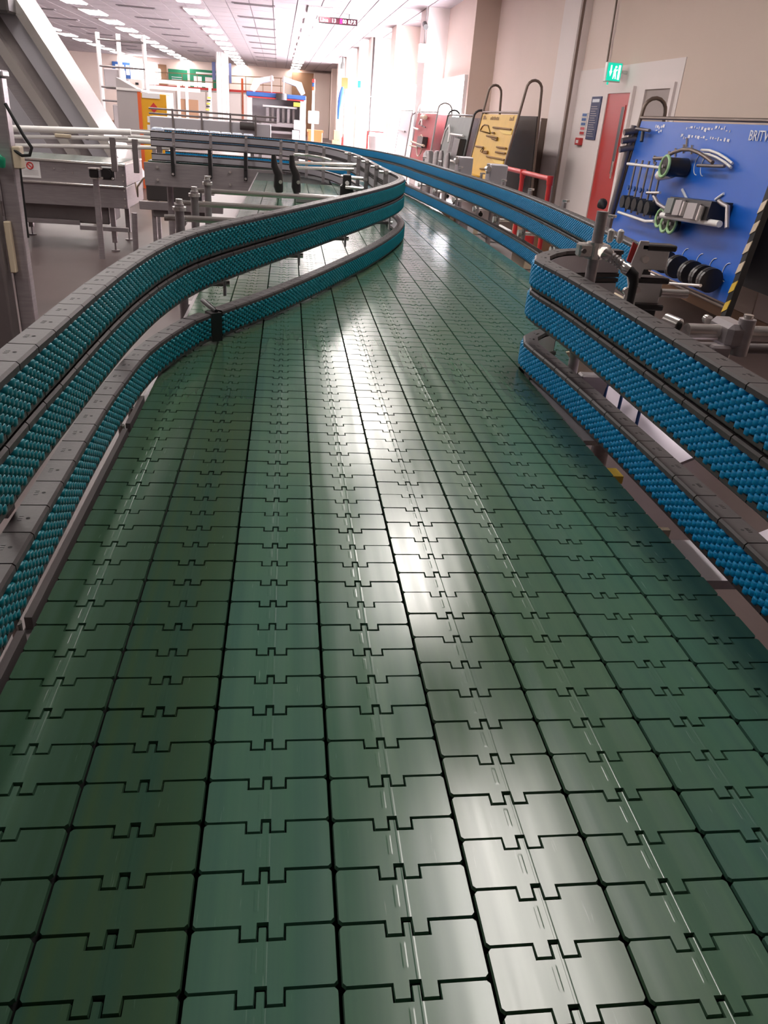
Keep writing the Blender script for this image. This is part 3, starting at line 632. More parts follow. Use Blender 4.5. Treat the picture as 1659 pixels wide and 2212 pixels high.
# white guard tubes
t = thing('guard_tubes', 'long white round guard tubes on brackets above steel housing', 'guide tubes', (-2.0, 8.1, .6))
for (a, b, r) in (((-3.6, 8.1, 1.135), (-1.45, 8.1, 1.215), .027), ((-3.6, 8.1, 1.05), (-1.48, 8.1, 1.163), .016), ((-3.5, 8.1, .985), (-.75, 8.1, 1.125), .018), ((-1.93, 8.5, 1.128), (-.72, 8.5, 1.128), .022), ((-1.55, 8.3, 1.215), (-1.15, 8.3, 1.215), .014), ((-1.55, 8.3, 1.175), (-.8, 8.3, 1.17), .014)):
    MB().cyl(a, b, r, 12).build('tube', WHITEP, t)
for x in (-1.62, -1.42, -1.20): MB().bbox((x - .025, 8.08, .87), (x + .025, 8.13, 1.16), .004).build('bracket', STEELD, t)
MB().cyl((-1.95, 8.5, 1.128), (-1.92, 8.5, 1.128), .024, 12).build('end_cap', RUBBER, t)
MB().bbox((-2.12, 8.06, 1.13), (-1.98, 8.10, 1.16), .004).build('clip', CREAMP, t)
# inclined chute
t = thing('inclined_chute', 'tall inclined stainless steel elevator chute with bright flanges', 'chute', (-2.7, 11.3, 0))
def incl(u, z): return (-2.335 + u - (z - 1.13) * .625, z)
def band(u0, u1, y0_, y1_, z0=.55, z1=3.75): return MB().prism([incl(u0, z0), incl(u1, z0), incl(u1, z1), incl(u0, z1)], 'y', y0_, y1_)
band(-.10, .02, 10.88, 11.9).build('flange', CHROME, t)
band(-.33, -.10, 11.02, 11.8).build('side_panel', ALU, t)
band(-.47, -.33, 11.08, 11.8).build('side_panel', STEELD, t)
band(-.60, -.47, 10.90, 11.9).build('flange', CHROME, t)
band(-.80, -.60, 11.0, 11.8).build('side_panel', STEEL, t)
band(-1.05, -.80, 10.98, 11.8).build('side_panel', ALU, t)
band(-1.75, -1.05, 11.05, 11.8).build('side_panel', STEEL, t)
for x in (-2.6, -3.4): MB().box((x, 11.3, 0), (x + .08, 11.4, .9)).build('leg', STEEL, t)
MB().bbox((-3.75, 10.6, 2.25), (-3.13, 10.95, 2.95), .02).build('head_housing', DARKB, t)
# flammables cabinet
t = thing('safety_cabinet', 'yellow safety cabinet with red diamond sign and grey sloping side', 'cabinet', (-2.6, 16.2, 0))
MB().prism([(-3.10, 0), (-2.68, 0), (-2.66, 1.62), (-3.05, 1.80)], 'y', 16.0, 16.6).build('grey_side', GREYC, t)
MB().bbox((-3.06, 15.98, 1.60), (-2.62, 16.62, 1.64), .004).build('top_trim', WHITE, t).rotation_euler = (0, 0, 0)
MB().bbox((-2.655, 16.0, 0), (-2.20, 16.5, 1.585), .01).build('door', YCAB, t)
MB().box((-2.70, 15.99, 0), (-2.64, 16.02, 1.60)).build('edge_strip', ORANGE, t)
MB().prism([(-2.50, 1.36), (-2.425, 1.445), (-2.35, 1.36), (-2.425, 1.275)], 'y', 15.985, 15.992).build('hazard_diamond', RED, t)
for (x0, x1, z0, z1) in ((-2.62, -2.31, 1.51, 1.59), (-2.55, -2.37, 1.12, 1.22), (-2.56, -2.32, .85, 1.08)): MB().box((x0, 15.985, z0), (x1, 15.992, z1)).build('notice', PAPER, t)
# pack conveyor with wrapped packs
t = thing('pack_conveyor', 'low conveyor with rails carrying wrapped packs behind the cross stretch', 'conveyor', (-.9, 9.0, 0))
MB().bbox((-1.46, 8.85, 1.12), (-.28, 9.15, 1.19), .004).build('bed', STEEL, t)
for z in (1.16, 1.21): MB().cyl((-1.5, 8.83, z), (-.28, 8.83, z), .012, 8).build('side_rail', STEELD, t)
for x in (-1.4, -.4): MB().box((x, 8.95, 0), (x + .04, 9.0, 1.12)).build('leg', STEEL, t)
pm = MB().bbox((-.055, -.10, 0), (.055, .10, .055), .012).build('pack', PACK); pme = pm.data; bpy.data.objects.remove(pm)
for k in range(9):
    o = bpy.data.objects.new('wrapped_pack', pme); COL.objects.link(o); o.location = (-1.34 + k * .115, 9.0 + random.uniform(-.01, .01), 1.191); o.rotation_euler.z = random.uniform(-.08, .08)
    tag(o, 'blue and white film wrapped pack in row on low conveyor', 'pack', 'wrapped packs on the low conveyor')
# back conveyor with hand rails
t = thing('railed_conveyor', 'steel conveyor with double hand rails beyond the yellow cabinet', 'conveyor', (-1.2, 14, 0))
MB().bbox((-2.2, 14.0, 1.02), (-.3, 14.5, 1.26), .006).build('side_panel', ALU, t)
for z in (1.30, 1.37): MB().cyl((-2.2, 13.98, z), (-.2, 13.98, z), .014, 8).build('rail', STEELD, t)
for x in (-1.85, -1.4, -.95, -.55): MB().box((x, 13.96, 1.02), (x + .03, 13.99, 1.385)).build('post', STEELD, t)
MB().cyl((-.78, 13.9, 1.22), (-.55, 13.9, 1.22), .06, 14).build('motor', DARKB, t)
for x in (-2.0, -.5): MB().box((x, 14.1, 0), (x + .06, 14.2, 1.02)).build('leg', STEEL, t)
# packing machine with raised arms
t = thing('packing_machine', 'grey packing machine with blue top band and two raised white hoods', 'machine', (-.4, 28.5, 0))
MB().bbox((-1.35, 28.0, 0), (-1.20, 29.4, 1.92), .02).build('side_frame', WHITE, t); MB().bbox((.33, 28.0, 0), (.53, 29.4, 1.92), .02).build('side_frame', WHITE, t)
MB().bbox((-1.36, 27.96, 1.80), (.53, 29.4, 1.93), .02).build('top_band', BLUEP, t); MB().box((-1.30, 27.95, 1.765), (.46, 28.0, 1.80)).build('red_stripe', RED, t)
MB().box((-1.2, 28.8, 0), (.33, 29.0, 1.8)).build('back_panel', GREYC, t)
MB().bbox((-.9, 28.0, .98), (.33, 28.8, 1.10), .01).bbox((-.9, 28.0, .78), (.33, 28.7, .86), .01).build('deck', STEEL, t)
for q in range(6): MB().bbox((-.75 + q * .17, 28.25, 1.10), (-.66 + q * .17, 28.4, 1.52), .01).build('gripper', STEELD if q % 2 else STEEL, t)
MB().cyl((-.85, 28.2, 1.56), (.25, 28.2, 1.56), .03, 10).build('cross_tube', WHITEP, t)
MB().bbox((.13, 27.93, 1.60), (.35, 27.97, 1.72), .004).build('yellow_plate', YELL, t)
for k, (x0, d) in enumerate(((-1.25, 1), (.50, -1))):
    MB().prism([(x0, 2.0), (x0 + d * .12, 2.30), (x0 + d * .72, 2.42), (x0 + d * .74, 2.30), (x0 + d * .30, 2.18), (x0 + d * .12, 1.93)], 'y', 28.2, 28.9).build('hood', WHITE, t)
    MB().box((x0 + d * .66, 28.15, 1.95), (x0 + d * .70, 28.2, 2.44)).build('hood_arm', GREYC, t)
MB().cyl((-.25, 27.9, 1.76), (-.25, 27.9, 1.94), .18, 16).build('beacon_dome', DARKB, t)
for (x, z) in ((.25, 1.1), (.2, .8)): MB().box((x - .1, 27.93, z - .16), (x + .12, 27.96, z + .12)).build('notice', PAPER, t)
t = thing('operator_panel', 'white operator panel on post beside the packing machine', 'control panel', (.75, 28, 0))
MB().bbox((.60, 27.9, 1.15), (.95, 28.05, 1.52), .02).build('housing', WHITE, t); MB().box((.68, 27.88, 1.25), (.88, 27.9, 1.46)).build('screen', GREYC, t)
MB().cyl((.76, 28.1, 0), (.76, 28.1, 2.1), .04).build('post', WHITE, t)
for q, m in enumerate((ORANGE, BLUEP, RED)): MB().cyl((.76, 28.1, 2.1 + q * .11), (.76, 28.1, 2.2 + q * .11), .05).build('stack_light', m, t)
single('red_crate', MB().bbox((.62, 28.4, 0), (1.1, 28.9, .95), .02).box((.60, 28.38, .9), (1.12, 28.92, .96)), ORANGE, 'red crate standing below the white operator panel', 'crate')
# clad column, mezzanine, boards at the far end
t = thing('clad_column', 'pale fluted building column with blue striped posters at far end', 'column', (-3.45, 46, 0))
for q in range(5): MB().cyl((-3.68 + q * .12, 46 + .02 * (q % 2), 0), (-3.68 + q * .12, 46 + .02 * (q % 2), CEIL), .075, 10).build('flute', WHITE, t)
MB().box((-3.95, 46.0, 2.6), (-3.78, 46.05, 3.4)).box((-3.10, 46.0, 2.5), (-2.98, 46.05, 3.4)).build('poster', NAVY, t)
mz = thing('mezzanine', 'raised walkway with red edge beam and brown handrails at far end', 'walkway', (-6, 53, 0))
def mzy(x): return 48 + (-x) * 1.0
def mzbox(name, x0, x1, z0, z1, th, m):
    ya, yb = mzy(x0), mzy(x1); b = MB()
    b.add([(x0, ya, z0), (x1, yb, z0), (x1, yb + th, z0), (x0, ya + th, z0), (x0, ya, z1), (x1, yb, z1), (x1, yb + th, z1), (x0, ya + th, z1)], [(0, 3, 2, 1), (4, 5, 6, 7), (0, 1, 5, 4), (1, 2, 6, 5), (2, 3, 7, 6), (3, 0, 4, 7)])
    return b.build(name, m, mz)
mzbox('edge_beam', -9.6, -.4, 2.19, 2.31, .1, RED); mzbox('deck', -9.6, -.4, 2.12, 2.19, .9, GREYC)
for z in (2.62, 3.0): mzbox('handrail', -9.6, -.4, z - .02, z + .02, .04, BROWNM)
for q in range(10): mzbox('baluster', -9.5 + q * 1.0, -9.46 + q * 1.0, 2.2, 3.0, .04, BROWNM)
for x in (-9.0, -7, -5, -2.8, -.7): mzbox('column', x, x + .12, 0, 2.12, .12, CREAM)
mzbox('ladder_rail', -2.75, -2.62, .3, 2.9, .05, ORANGE)
mzbox('lower_wall', -9.5, -.4, 0, 2.1, .02, WALLW)
def fartag(name, x0, x1, z0, z1, y, m, label, cat, extra=None):
    t = thing(name, label, cat, ((x0 + x1) / 2, y, z0))
    MB().bbox((x0, y, z0), (x1, y + .05, z1), .01).build('panel', m, t)
    if extra: extra(t, y)
    return t
fartag('notice_board', -7.75, -6.55, 2.55, 3.30, 57.93, GREEN, 'plain dark green notice board on the far wall', 'notice board', lambda t, y: [MB().box((-7.55, y - .02, 2.72 + q * .12), (-6.9, y, 2.75 + q * .12)).build('text_line', PAINTW, t) for q in range(2)])
def sheets(t, y):
    for q in range(3):
        MB().box((-6.15 + q * .72, y - .03, 2.35), (-5.65 + q * .72, y, 3.0)).build('sheet', PAPER, t)
        MB().box((-6.15 + q * .72, y - .03, 1.85), (-5.65 + q * .72, y, 2.15)).build('sheet', PAPER, t)
    MB().box((-6.0, y - .03, 3.12), (-4.3, y, 3.25)).build('header_strip', PAPER, t)
fartag('display_board', -6.4, -4.0, 1.7, 3.40, 57.93, GREEN, 'bright green display board with white sheets on the far wall', 'display board', sheets)
fartag('poster', -11.2, -10.1, 2.55, 3.45, 57.84, BLUEP, 'blue grey safety poster on white far wall', 'poster', lambda t, y: [MB().box((-11.0 + q * .32, y - .02, 2.75), (-10.78 + q * .32, y, 3.3)).build('picture', PAPER, t) for q in range(3)])
struct(MB().box((-10.9, 57.9, 1.9), (-8.3, 58, 3.6)).build('trim_15', WHITE))
o = struct(MB().box((-9.9, 57.85, 2.35), (-8.6, 57.92, 3.45)).build('window_7', WINM))
struct(MB().box((-8.35, 57.8, 2.2), (-7.85, 58, 3.5)).build('door_3', BROWNM))
t = thing('exit_beacon', 'small lit round wall lamp beside the brown far door', 'lamp', (-8.3, 57.6, 2.6))
MB().bbox((-8.42, 57.6, 2.6), (-8.18, 57.75, 3.25), .05).build('body', EXITW, t)
t = thing('gantry_frame', 'cream steel gantry frame with brown panels before the walkway', 'frame', (-5, 40, 0))
for x in (-6.35, -5.0, -4.65, -3.62): MB().box((x, 40, 0), (x + .12, 40.12, 2.28)).build('post', CREAM, t)
MB().box((-6.35, 39.98, 2.15), (-3.5, 40.12, 2.30)).box((-6.35, 39.99, 1.9), (-4.0, 40.1, 2.05)).build('beam', CREAM, t)
MB().box((-5.0, 40.05, 0), (-4.1, 40.1, 1.6)).build('panel', BROWNM, t); MB().box((-6.3, 40.05, 1.0), (-5.2, 40.1, 1.8)).build('panel', CREAM, t)
for q in range(6): MB().box((-3.78 + .02 * q, 39.95, 1.1 + q * .12), (-3.62 + .02 * q, 39.98, 1.16 + q * .12)).build('hazard_mark', YELL if q % 2 else BLACK, t)
t = thing('tower_machine', 'tall pale machine tower with guard rails left of grey cabinet', 'machine', (-5.2, 30, 0))
for x in (-6.2, -5.55, -4.75): MB().cyl((x, 30, 0), (x, 30, 3.3), .07, 10).build('upright', WHITE, t)
for z in (1.35, 1.75, 2.35, 3.1): MB().cyl((-6.2, 29.95, z), (-4.75, 29.95, z), .03, 8).build('rail', STEELD, t)
MB().bbox((-6.1, 30, 1.7), (-5.5, 30.6, 2.3), .03).bbox((-5.9, 30, .3), (-4.4, 30.8, 1.25), .03).build('cabinet', GREYC, t)
MB().bbox((-5.25, 29.9, 1.55), (-4.85, 30.4, 2.05), .02).build('panel', CREAM, t)
for q in range(3): MB().box((-5.08, 29.86, 1.6 + q * .14), (-4.98, 29.9, 1.67 + q * .14)).build('hazard_mark', BLACK, t)
for q in range(5):
    x = -2.2 + q * .42
    t = thing('stacked_crates', 'grey crate stack before the far wall, ' + ['lowest, by the column', 'second of the rising row', 'middle of the rising row', 'fourth of the rising row', 'tallest, beside the packing machine'][q], 'crates', (x, 44, 0))
    for z in range(3 + (q + 1) // 2): MB().bbox((x - .2, 44, z * .28), (x + .2, 44.5, z * .28 + .27), .02).build('crate', GREYC if z % 2 else STEELD, t)

# ================================================================== RIGHT SIDE: BOARDS, DOORS, SIGNS
def aframe(name, label, xb, k, ya, yb, zb_, zt, panel_m, back_m, loops=True, fr_m=FRAMEB, depth=.55, lz=2.07):
    """A-frame tool board: front panel leaning back, ya = near end, yb = far end"""
    t = thing(name, label, 'tool board', (xb + depth / 2, (ya + yb) / 2, 0))
    fx = lambda z: xb + k * z
    pn = MB(); pn.add([(fx(z) + d, y, z) for d in (0, .02) for (y, z) in ((ya, zb_), (yb, zb_), (yb, zt), (ya, zt))], [(0, 1, 2, 3), (7, 6, 5, 4), (0, 4, 5, 1), (1, 5, 6, 2), (2, 6, 7, 3), (3, 7, 4, 0)])
    po = pn.build('front_panel', panel_m, t)
    rx = xb + depth; xt = fx(zt)
    bk = MB(); bk.add([(rx - d - (.10 * (z / 2.0)), y, z) for d in (0, .02) for (y, z) in ((ya, zb_ + .05), (yb, zb_ + .05), (yb, zt), (ya, zt))], [(0, 1, 2, 3), (7, 6, 5, 4), (0, 4, 5, 1), (1, 5, 6, 2), (2, 6, 7, 3), (3, 7, 4, 0)])
    bk.build('back_panel', back_m, t)
    for y in (ya - .04, yb + .04):
        zt2 = lz if loops else zt
        xa, xc = fx(zt2 - .12), rx - .10 * (zt2 - .12) / 2
        r_ = (xc - xa) / 2; arc = [((xa + xc) / 2 - r_ * math.cos(a * math.pi / 8), y, zt2 - .12 + .12 * math.sin(a * math.pi / 8)) for a in range(9)]
        MB().tube([(fx(.05), y, .05)] + arc + [(rx, y, .05)], .019, 10).build('end_frame', fr_m, t)
        for x in (fx(.05), rx): MB().cyl((x, y - .02, .04), (x, y + .02, .04), .04, 12).build('castor', RUBBER, t)
    for z in (zt + .03, zb_ - .03): MB().cyl((fx(z) + .0, ya - .04, z), (fx(z), yb + .04, z), .016, 8).build('cross_bar', fr_m, t)
    return t, po, (lambda y, z, d=0.0: (fx(z) - d, y, z))
# ---- blue board
t, po, P = aframe('tool_board', 'large blue tool board hung with silver change parts and black discs', 3.384, .1, 5.72, 8.40, .385, 1.645, BLUEB, DARKB, True, FRAMEB, .50, 1.86)
def bar(name, pts, r, m, d, parent=None, n=8): return MB().tube([P(y, z, d) for y, z in pts], r, n).build(name, m, parent or t)
bar('hanging_bar', [(8.201, 1.251), (7.417, 1.261)], .014, WHITEP, .10)
for (a, b), (c, e) in zip([(8.012, 1.3), (7.863, 1.3), (7.711, 1.301), (7.564, 1.302), (7.417, 1.296)], [(7.928, .825), (7.783, .826), (7.633, .827), (7.479, .83), (7.331, .832)]):
    ro = bar('hanging_rod', [(a, b), (c, e)], .011, STEELD, .10)
    MB().cyl(P(c + .01, .915, .04), P(c + .01, .915, .16), .060, 10).build('rubber_disc', RUBBER, ro)
    MB().cyl(P(a - .03, 1.045, .085), P(a - .03, 1.045, .125), .022, 8).build('blue_ferrule', BLUEP, ro)
bar('holder_bar', [(8.041, .805), (7.369, .798), (7.186, .82)], .014, WHITEP, .12)
for q in (8.20, 7.42): MB().cyl(P(q, 1.255, 0), P(q, 1.255, .11), .008).build('peg', CHROME, t)
def wheel(y, z, r, d0, d1, nm='starwheel'):
    wo = MB().cyl(P(y, z, d0), P(y, z, d1), r * .92, 20).build(nm, BLACK, t)
    MB().tube([(P(y + r * math.cos(a * math.pi / 10), z + r * math.sin(a * math.pi / 10), d1)) for a in range(20)], .014, 6, closed=True).build('lime_rim', LIME, wo)
    MB().cyl(P(y, z, d1), P(y, z, d1 + .02), .015, 8).build('hub', STEEL, wo)
wheel(7.10, 1.285, .085, .02, .22)
bar('white_sleeve', [(7.36, 1.20), (7.12, 1.235)], .045, WHITEP, .12)
for y, z in ((7.134, .856), (7.001, .829), (6.867, .838)): wheel(y, z, .075, .05, .10)
bar('arc_guide', [(7.65, 1.33), (7.376, 1.344), (7.377, 1.369), (7.267, 1.401), (7.125, 1.428), (6.974, 1.434), (6.811, 1.416), (6.645, 1.385), (6.527, 1.357)], .016, FRAMEB, .09)
for y, z in ((7.65, 1.335), (7.37, 1.385), (7.26, 1.415), (7.12, 1.45), (7.1, 1.50), (6.97, 1.45)): MB().cyl(P(y, z - .05, .07), P(y, z + .02, .09), .013, 8).build('stud', CHROME, t)
for dz in (0, -.03): bar('white_arc', [(6.901, 1.438 + dz), (6.757, 1.441 + dz), (6.604, 1.425 + dz), (6.447, 1.396 + dz), (6.327, 1.365 + dz)], .011, WHITEP, .03)
bar('pin', [(6.784, 1.32), (6.341, 1.34)], .013, STEELD, .08)
bar('curved_hook', [(7.341, 1.022), (7.212, .97), (7.059, .95), (6.867, .957)], .018, STEEL, .12)
bar('pin', [(7.463, 1.04), (7.197, 1.064)], .013, CHROME, .14)
bar('drawn_outline', [(7.065, 1.111), (6.915, 1.042)], .012, PAINTW, .006); bar('drawn_outline', [(6.44, 1.087), (6.342, 1.141)], .012, PAINTW, .006)
def drawn(y, z, r): MB().tube([P(y + r * math.cos(a * math.pi / 10), z + r * 1.0 * math.sin(a * math.pi / 10), .004) for a in range(-5, 6)], .004, 5).build('drawn_outline', PAINTW, t)
for y in (6.90, 6.78): drawn(y, 1.33, .09)
dv = MB(); dv.add([P(y, z, d) for d in (.02, .20) for (y, z) in ((6.85, .90), (6.13, .95), (6.13, 1.09), (6.85, 1.06))], [(0, 1, 2, 3), (7, 6, 5, 4), (0, 4, 5, 1), (1, 5, 6, 2), (2, 6, 7, 3), (3, 7, 4, 0)])
dvo = dv.build('cradle', BLACK, t)
for (y0_, y1_) in ((6.82, 6.70), (6.66, 6.55), (6.44, 6.28)):
    b_ = MB(); b_.add([P(y, z, d) for d in (.20, .235) for (y, z) in ((y0_, .93), (y1_, .94), (y1_, 1.06), (y0_, 1.05))], [(0, 1, 2, 3), (7, 6, 5, 4), (0, 4, 5, 1), (1, 5, 6, 2), (2, 6, 7, 3), (3, 7, 4, 0)]); b_.build('block', GREYC if y0_ != 6.82 else GREYB, dvo)
for y in (6.50, 6.21): MB().cyl(P(y, .94, .22), P(y, 1.05, .22), .025, 10).build('bolt', CHROME, dvo)
bar('white_shelf', [(6.984, .895), (5.977, .944)], .026, WHITEP, .16, n=10)
bar('elbow_arm', [(6.10, 1.10), (6.036, 1.085), (5.948, 1.075), (5.855, .929)], .018, STEEL, .16)
bar('wire_shelf', [(6.858, .428), (6.329, .421), (5.839, .499)], .013, CHROME, .22); bar('wire_shelf', [(6.858, .44), (6.858, .45)], .013, CHROME, .1)
for q, y in enumerate((6.80, 6.76, 6.56, 6.52, 6.30, 6.26, 6.10, 6.06, 5.97, 5.93)):
    MB().cyl(P(y, .545, .09), P(y - .03, .545, .10), .085 if q % 2 == 0 else .078, 20).build('black_disc', [DARKB, BLACK][q % 2], t) if False else None
    yy = y; ring_ = MB(); ring_.add([(P(yy, .53 + .095 * math.sin(a * math.pi / 9), .11 + .095 * math.cos(a * math.pi / 9))) for a in range(18)] + [(P(yy - .03, .53 + .095 * math.sin(a * math.pi / 9), .11 + .095 * math.cos(a * math.pi / 9))) for a in range(18)], [tuple(range(18)), tuple(range(18, 36))[::-1]] + [(i, (i + 1) % 18, 18 + (i + 1) % 18, 18 + i) for i in range(18)])
    ring_.build('black_disc', [DARKB, BLACK][q % 2], t)
for y in (6.62, 6.35, 6.12, 5.9): drawn(y, .60, .07)
MB().tube([P(8.44, 1.6, .05), P(8.42, 1.2, .05), P(8.40, .70, .05)], .028, 10).build('side_pole', STEELD, t)
MB().tube([P(8.52, .86, .12), P(8.50, .85, .13), P(8.47, .83, .14), P(8.44, .80, .12)], [.02, .05, .055, .02], 12).build('black_knob', RUBBER, t)
for y, z in ((8.42, 1.56), (8.42, 1.48), (8.42, 1.40)): MB().cyl(P(y, z, 0), P(y, z - .03, .14), .03, 10).build('fitting', STEELD, t)
bar('bracket', [(8.33, 1.573), (8.0, 1.562)], .015, STEELD, .06); bar('bracket', [(8.17, 1.55), (8.138, 1.461)], .018, DARKB, .05)
MB().add([P(5.70, z, d) for d in (.0, .05) for z in (.2, 1.7)] + [P(5.64, z, d) for d in (.0, .05) for z in (.2, 1.7)], [(0, 1, 3, 2), (4, 6, 7, 5), (0, 4, 5, 1), (2, 3, 7, 6), (1, 5, 7, 3), (0, 2, 6, 4)]).build('striped_post', RUBBER, t)
for q in range(6):
    z = .33 + q * .145; MB().add([P(y, zz, .055) for y, zz in ((5.705, z), (5.645, z + .035), (5.635, z + .11), (5.695, z + .075))] + [P(y, zz, .049) for y, zz in ((5.705, z), (5.645, z + .035), (5.635, z + .11), (5.695, z + .075))], [(0, 1, 2, 3), (7, 6, 5, 4), (0, 4, 5, 1), (1, 5, 6, 2), (2, 6, 7, 3), (3, 7, 4, 0)]).build('yellow_stripe', YELL if q < 2 else CREAMP, t)
LR = (R(90), 0, R(-90))
text_mesh('BRITVIC', .105, PAINTW, 'painted_lettering', t, P(6.26, 1.535, .006), LR)
rw = random.Random(3)
for (ya, yb, z) in ((7.36, 6.58, 1.592), (7.42, 6.52, 1.525), (8.02, 7.80, 1.585), (7.99, 7.85, 1.555)):
    b_ = MB(); y = ya
    while y > yb:
        wv = rw.uniform(.012, .045); h = rw.uniform(.008, .028); zz = z + rw.uniform(-.012, .012)
        b_.add([P(y, zz, .004), P(y - wv, zz + rw.uniform(-.01, .01), .004), P(y - wv, zz + h, .004), P(y, zz + h, .004)], [(0, 1, 2, 3)]); y -= wv + rw.uniform(.008, .035)
    b_.build('handwritten_line', PAINTW, t)
# ---- yellow board
t, po, P = aframe('tool_board', 'yellow A-frame tool board with dark painted tool outlines', 2.95, .17, 12.0, 14.25, .50, 1.66, YEL, DARKB, True, FRAMEB, .66, 2.10)
OUT = mat('outline_brown', (0.22, 0.11, 0.02), 0.6)
bar('tool_outline', [(14.116, 1.41), (14.02, 1.48), (13.90, 1.502), (13.64, 1.495), (13.346, 1.385), (14.116, 1.41)], .010, OUT, .008)
for a, b in (((13.217, 1.476), (12.094, 1.468)), ((13.502, 1.349), (12.759, 1.339)), ((13.1, 1.32), (12.76, 1.31)), ((12.651, 1.216), (12.081, 1.219)), ((12.631, 1.146), (12.042, 1.153)), ((13.127, 1.061), (12.0, 1.068)), ((13.338, .866), (12.675, .903)), ((14.105, 1.171), (13.511, 1.177)), ((13.41, 1.122), (13.14, 1.13)), ((13.41, 1.10), (13.14, 1.108)), ((13.2, 1.4), (13.05, 1.4))):
    bar('shelf_ledge' if abs(a[0] - b[0]) > .6 else 'tool_outline', [a, b], .013, OUT, .02)
for z0, z1 in ((1.40, 1.468), (1.0, 1.066)): MB().add([P(y, z, .01) for y, z in ((12.55, z0), (12.05, z0), (12.05, z1), (12.95, z1))] + [P(y, z, .003) for y, z in ((12.55, z0), (12.05, z0), (12.05, z1), (12.95, z1))], [(0, 1, 2, 3), (7, 6, 5, 4), (0, 4, 5, 1), (1, 5, 6, 2), (2, 6, 7, 3), (3, 7, 4, 0)]).build('tool_patch', YELL, t)
bar('tool_outline', [(13.6, 1.16), (13.7, 1.11), (13.55, 1.10), (13.52, 1.16)], .009, OUT, .008)
for (ya, yb) in ((14.15, 13.95), (13.62, 13.1), (12.4, 12.2)):
    y = ya; b_ = MB()
    while y > yb:
        wv = rw.uniform(.03, .07); h = rw.uniform(.03, .06)
        b_.add([P(y, 1.58, .004), P(y - wv, 1.58, .004), P(y - wv, 1.58 + h, .004), P(y, 1.58 + h, .004)], [(0, 1, 2, 3)]); y -= wv + .03
    b_.build('faded_lettering', OUT, t)
MB().box((2.90, 13.3, .62), (3.08, 14.1, .76)).build('bottom_tray', YEL, t)
# ---- grey, red and slim boards further down
t, po, P = aframe('tool_board', 'dark grey tool board with row of rods behind the yellow one', 2.95, .14, 14.75, 17.1, .35, 1.60, GREYB, DARKB, True, DARKB, .55, 1.72)
for z, (ya, yb) in ((1.30, (16.2, 15.0)), (.86, (16.1, 14.8))): bar('shelf_bar', [(ya, z), (yb, z)], .02, WHITEP, .05)
for q in range(6): bar('hanging_rod', [(16.0 - q * .12, 1.28), (16.0 - q * .12, 1.0)], .014, STEEL, .06)
MB().add([P(y, z, d) for d in (.01, .12) for (y, z) in ((15.35, .9), (14.85, .9), (14.85, 1.25), (15.35, 1.25))], [(0, 1, 2, 3), (7, 6, 5, 4), (0, 4, 5, 1), (1, 5, 6, 2), (2, 6, 7, 3), (3, 7, 4, 0)]).build('black_case', DARKB, t)
bar('hoop', [(16.9, 1.1), (16.8, 1.35), (16.5, 1.45), (16.3, 1.3), (16.25, 1.15)], .02, WHITEP, .05)
t, po, P = aframe('tool_board', 'red tool board with wire hoop and pale sleeves beyond grey one', 2.95, .10, 18.1, 20.9, .40, 1.64, REDB, GREYB, True, GREYC, .55, 1.85)
MB().tube([P(19.1 + .38 * math.cos(a * math.pi / 10), .98 + .22 * math.sin(a * math.pi / 10), .10) for a in range(20)], .012, 6, closed=True).build('wire_hoop', CREAMP, t)
bar('shelf_bar', [(20.6, 1.02), (18.5, 1.0)], .025, CREAMP, .10); bar('shelf_bar', [(20.7, .93), (19.4, .93)], .02, CREAMP, .10); bar('shelf_bar', [(20.7, 1.32), (19.8, 1.30)], .02, WHITEP, .08)
bar('pale_sleeve', [(19.6, 1.57), (19.1, 1.56)], .05, CREAMP, .08); bar('bent_hose', [(20.0, 1.42), (19.85, 1.50), (19.65, 1.50), (19.55, 1.38)], .02, WHITEP, .06); bar('bent_hose', [(20.1, 1.40), (19.1, 1.36)], .012, DARKB, .04)
MB().add([P(y, z, d) for d in (.01, .12) for (y, z) in ((19.5, .95), (18.7, .95), (18.7, 1.17), (19.5, 1.17))], [(0, 1, 2, 3), (7, 6, 5, 4), (0, 4, 5, 1), (1, 5, 6, 2), (2, 6, 7, 3), (3, 7, 4, 0)]).build('dark_case', DARKB, t)
t, po, P = aframe('tool_board', 'slim pale grey board beside the sunlit window', 2.95, .10, 21.9, 24.0, .40, 1.66, ALU, GREYC, False, GREYC, .5, 1.70)
bar('hook_rail', [(23.5, 1.2), (22.3, 1.2)], .02, STEELD, .05)
# gas cylinders / steel tubes standing between the boards
for k, (x, y, r, h) in enumerate(((2.72, 16.35, .11, .98), (2.80, 15.95, .06, 1.0), (2.84, 15.65, .05, 1.02), (2.9, 15.3, .05, 1.0))):
    single('steel_cylinder', MB().tube([(x, y, 0), (x, y, h - .06), (x, y, h)], [r, r, r * .6], 14), STEEL, ['wide', 'slim', 'slim', 'slim'][k] + ' upright steel cylinder between red and grey boards', 'cylinder', 'upright cylinders by the tool boards')
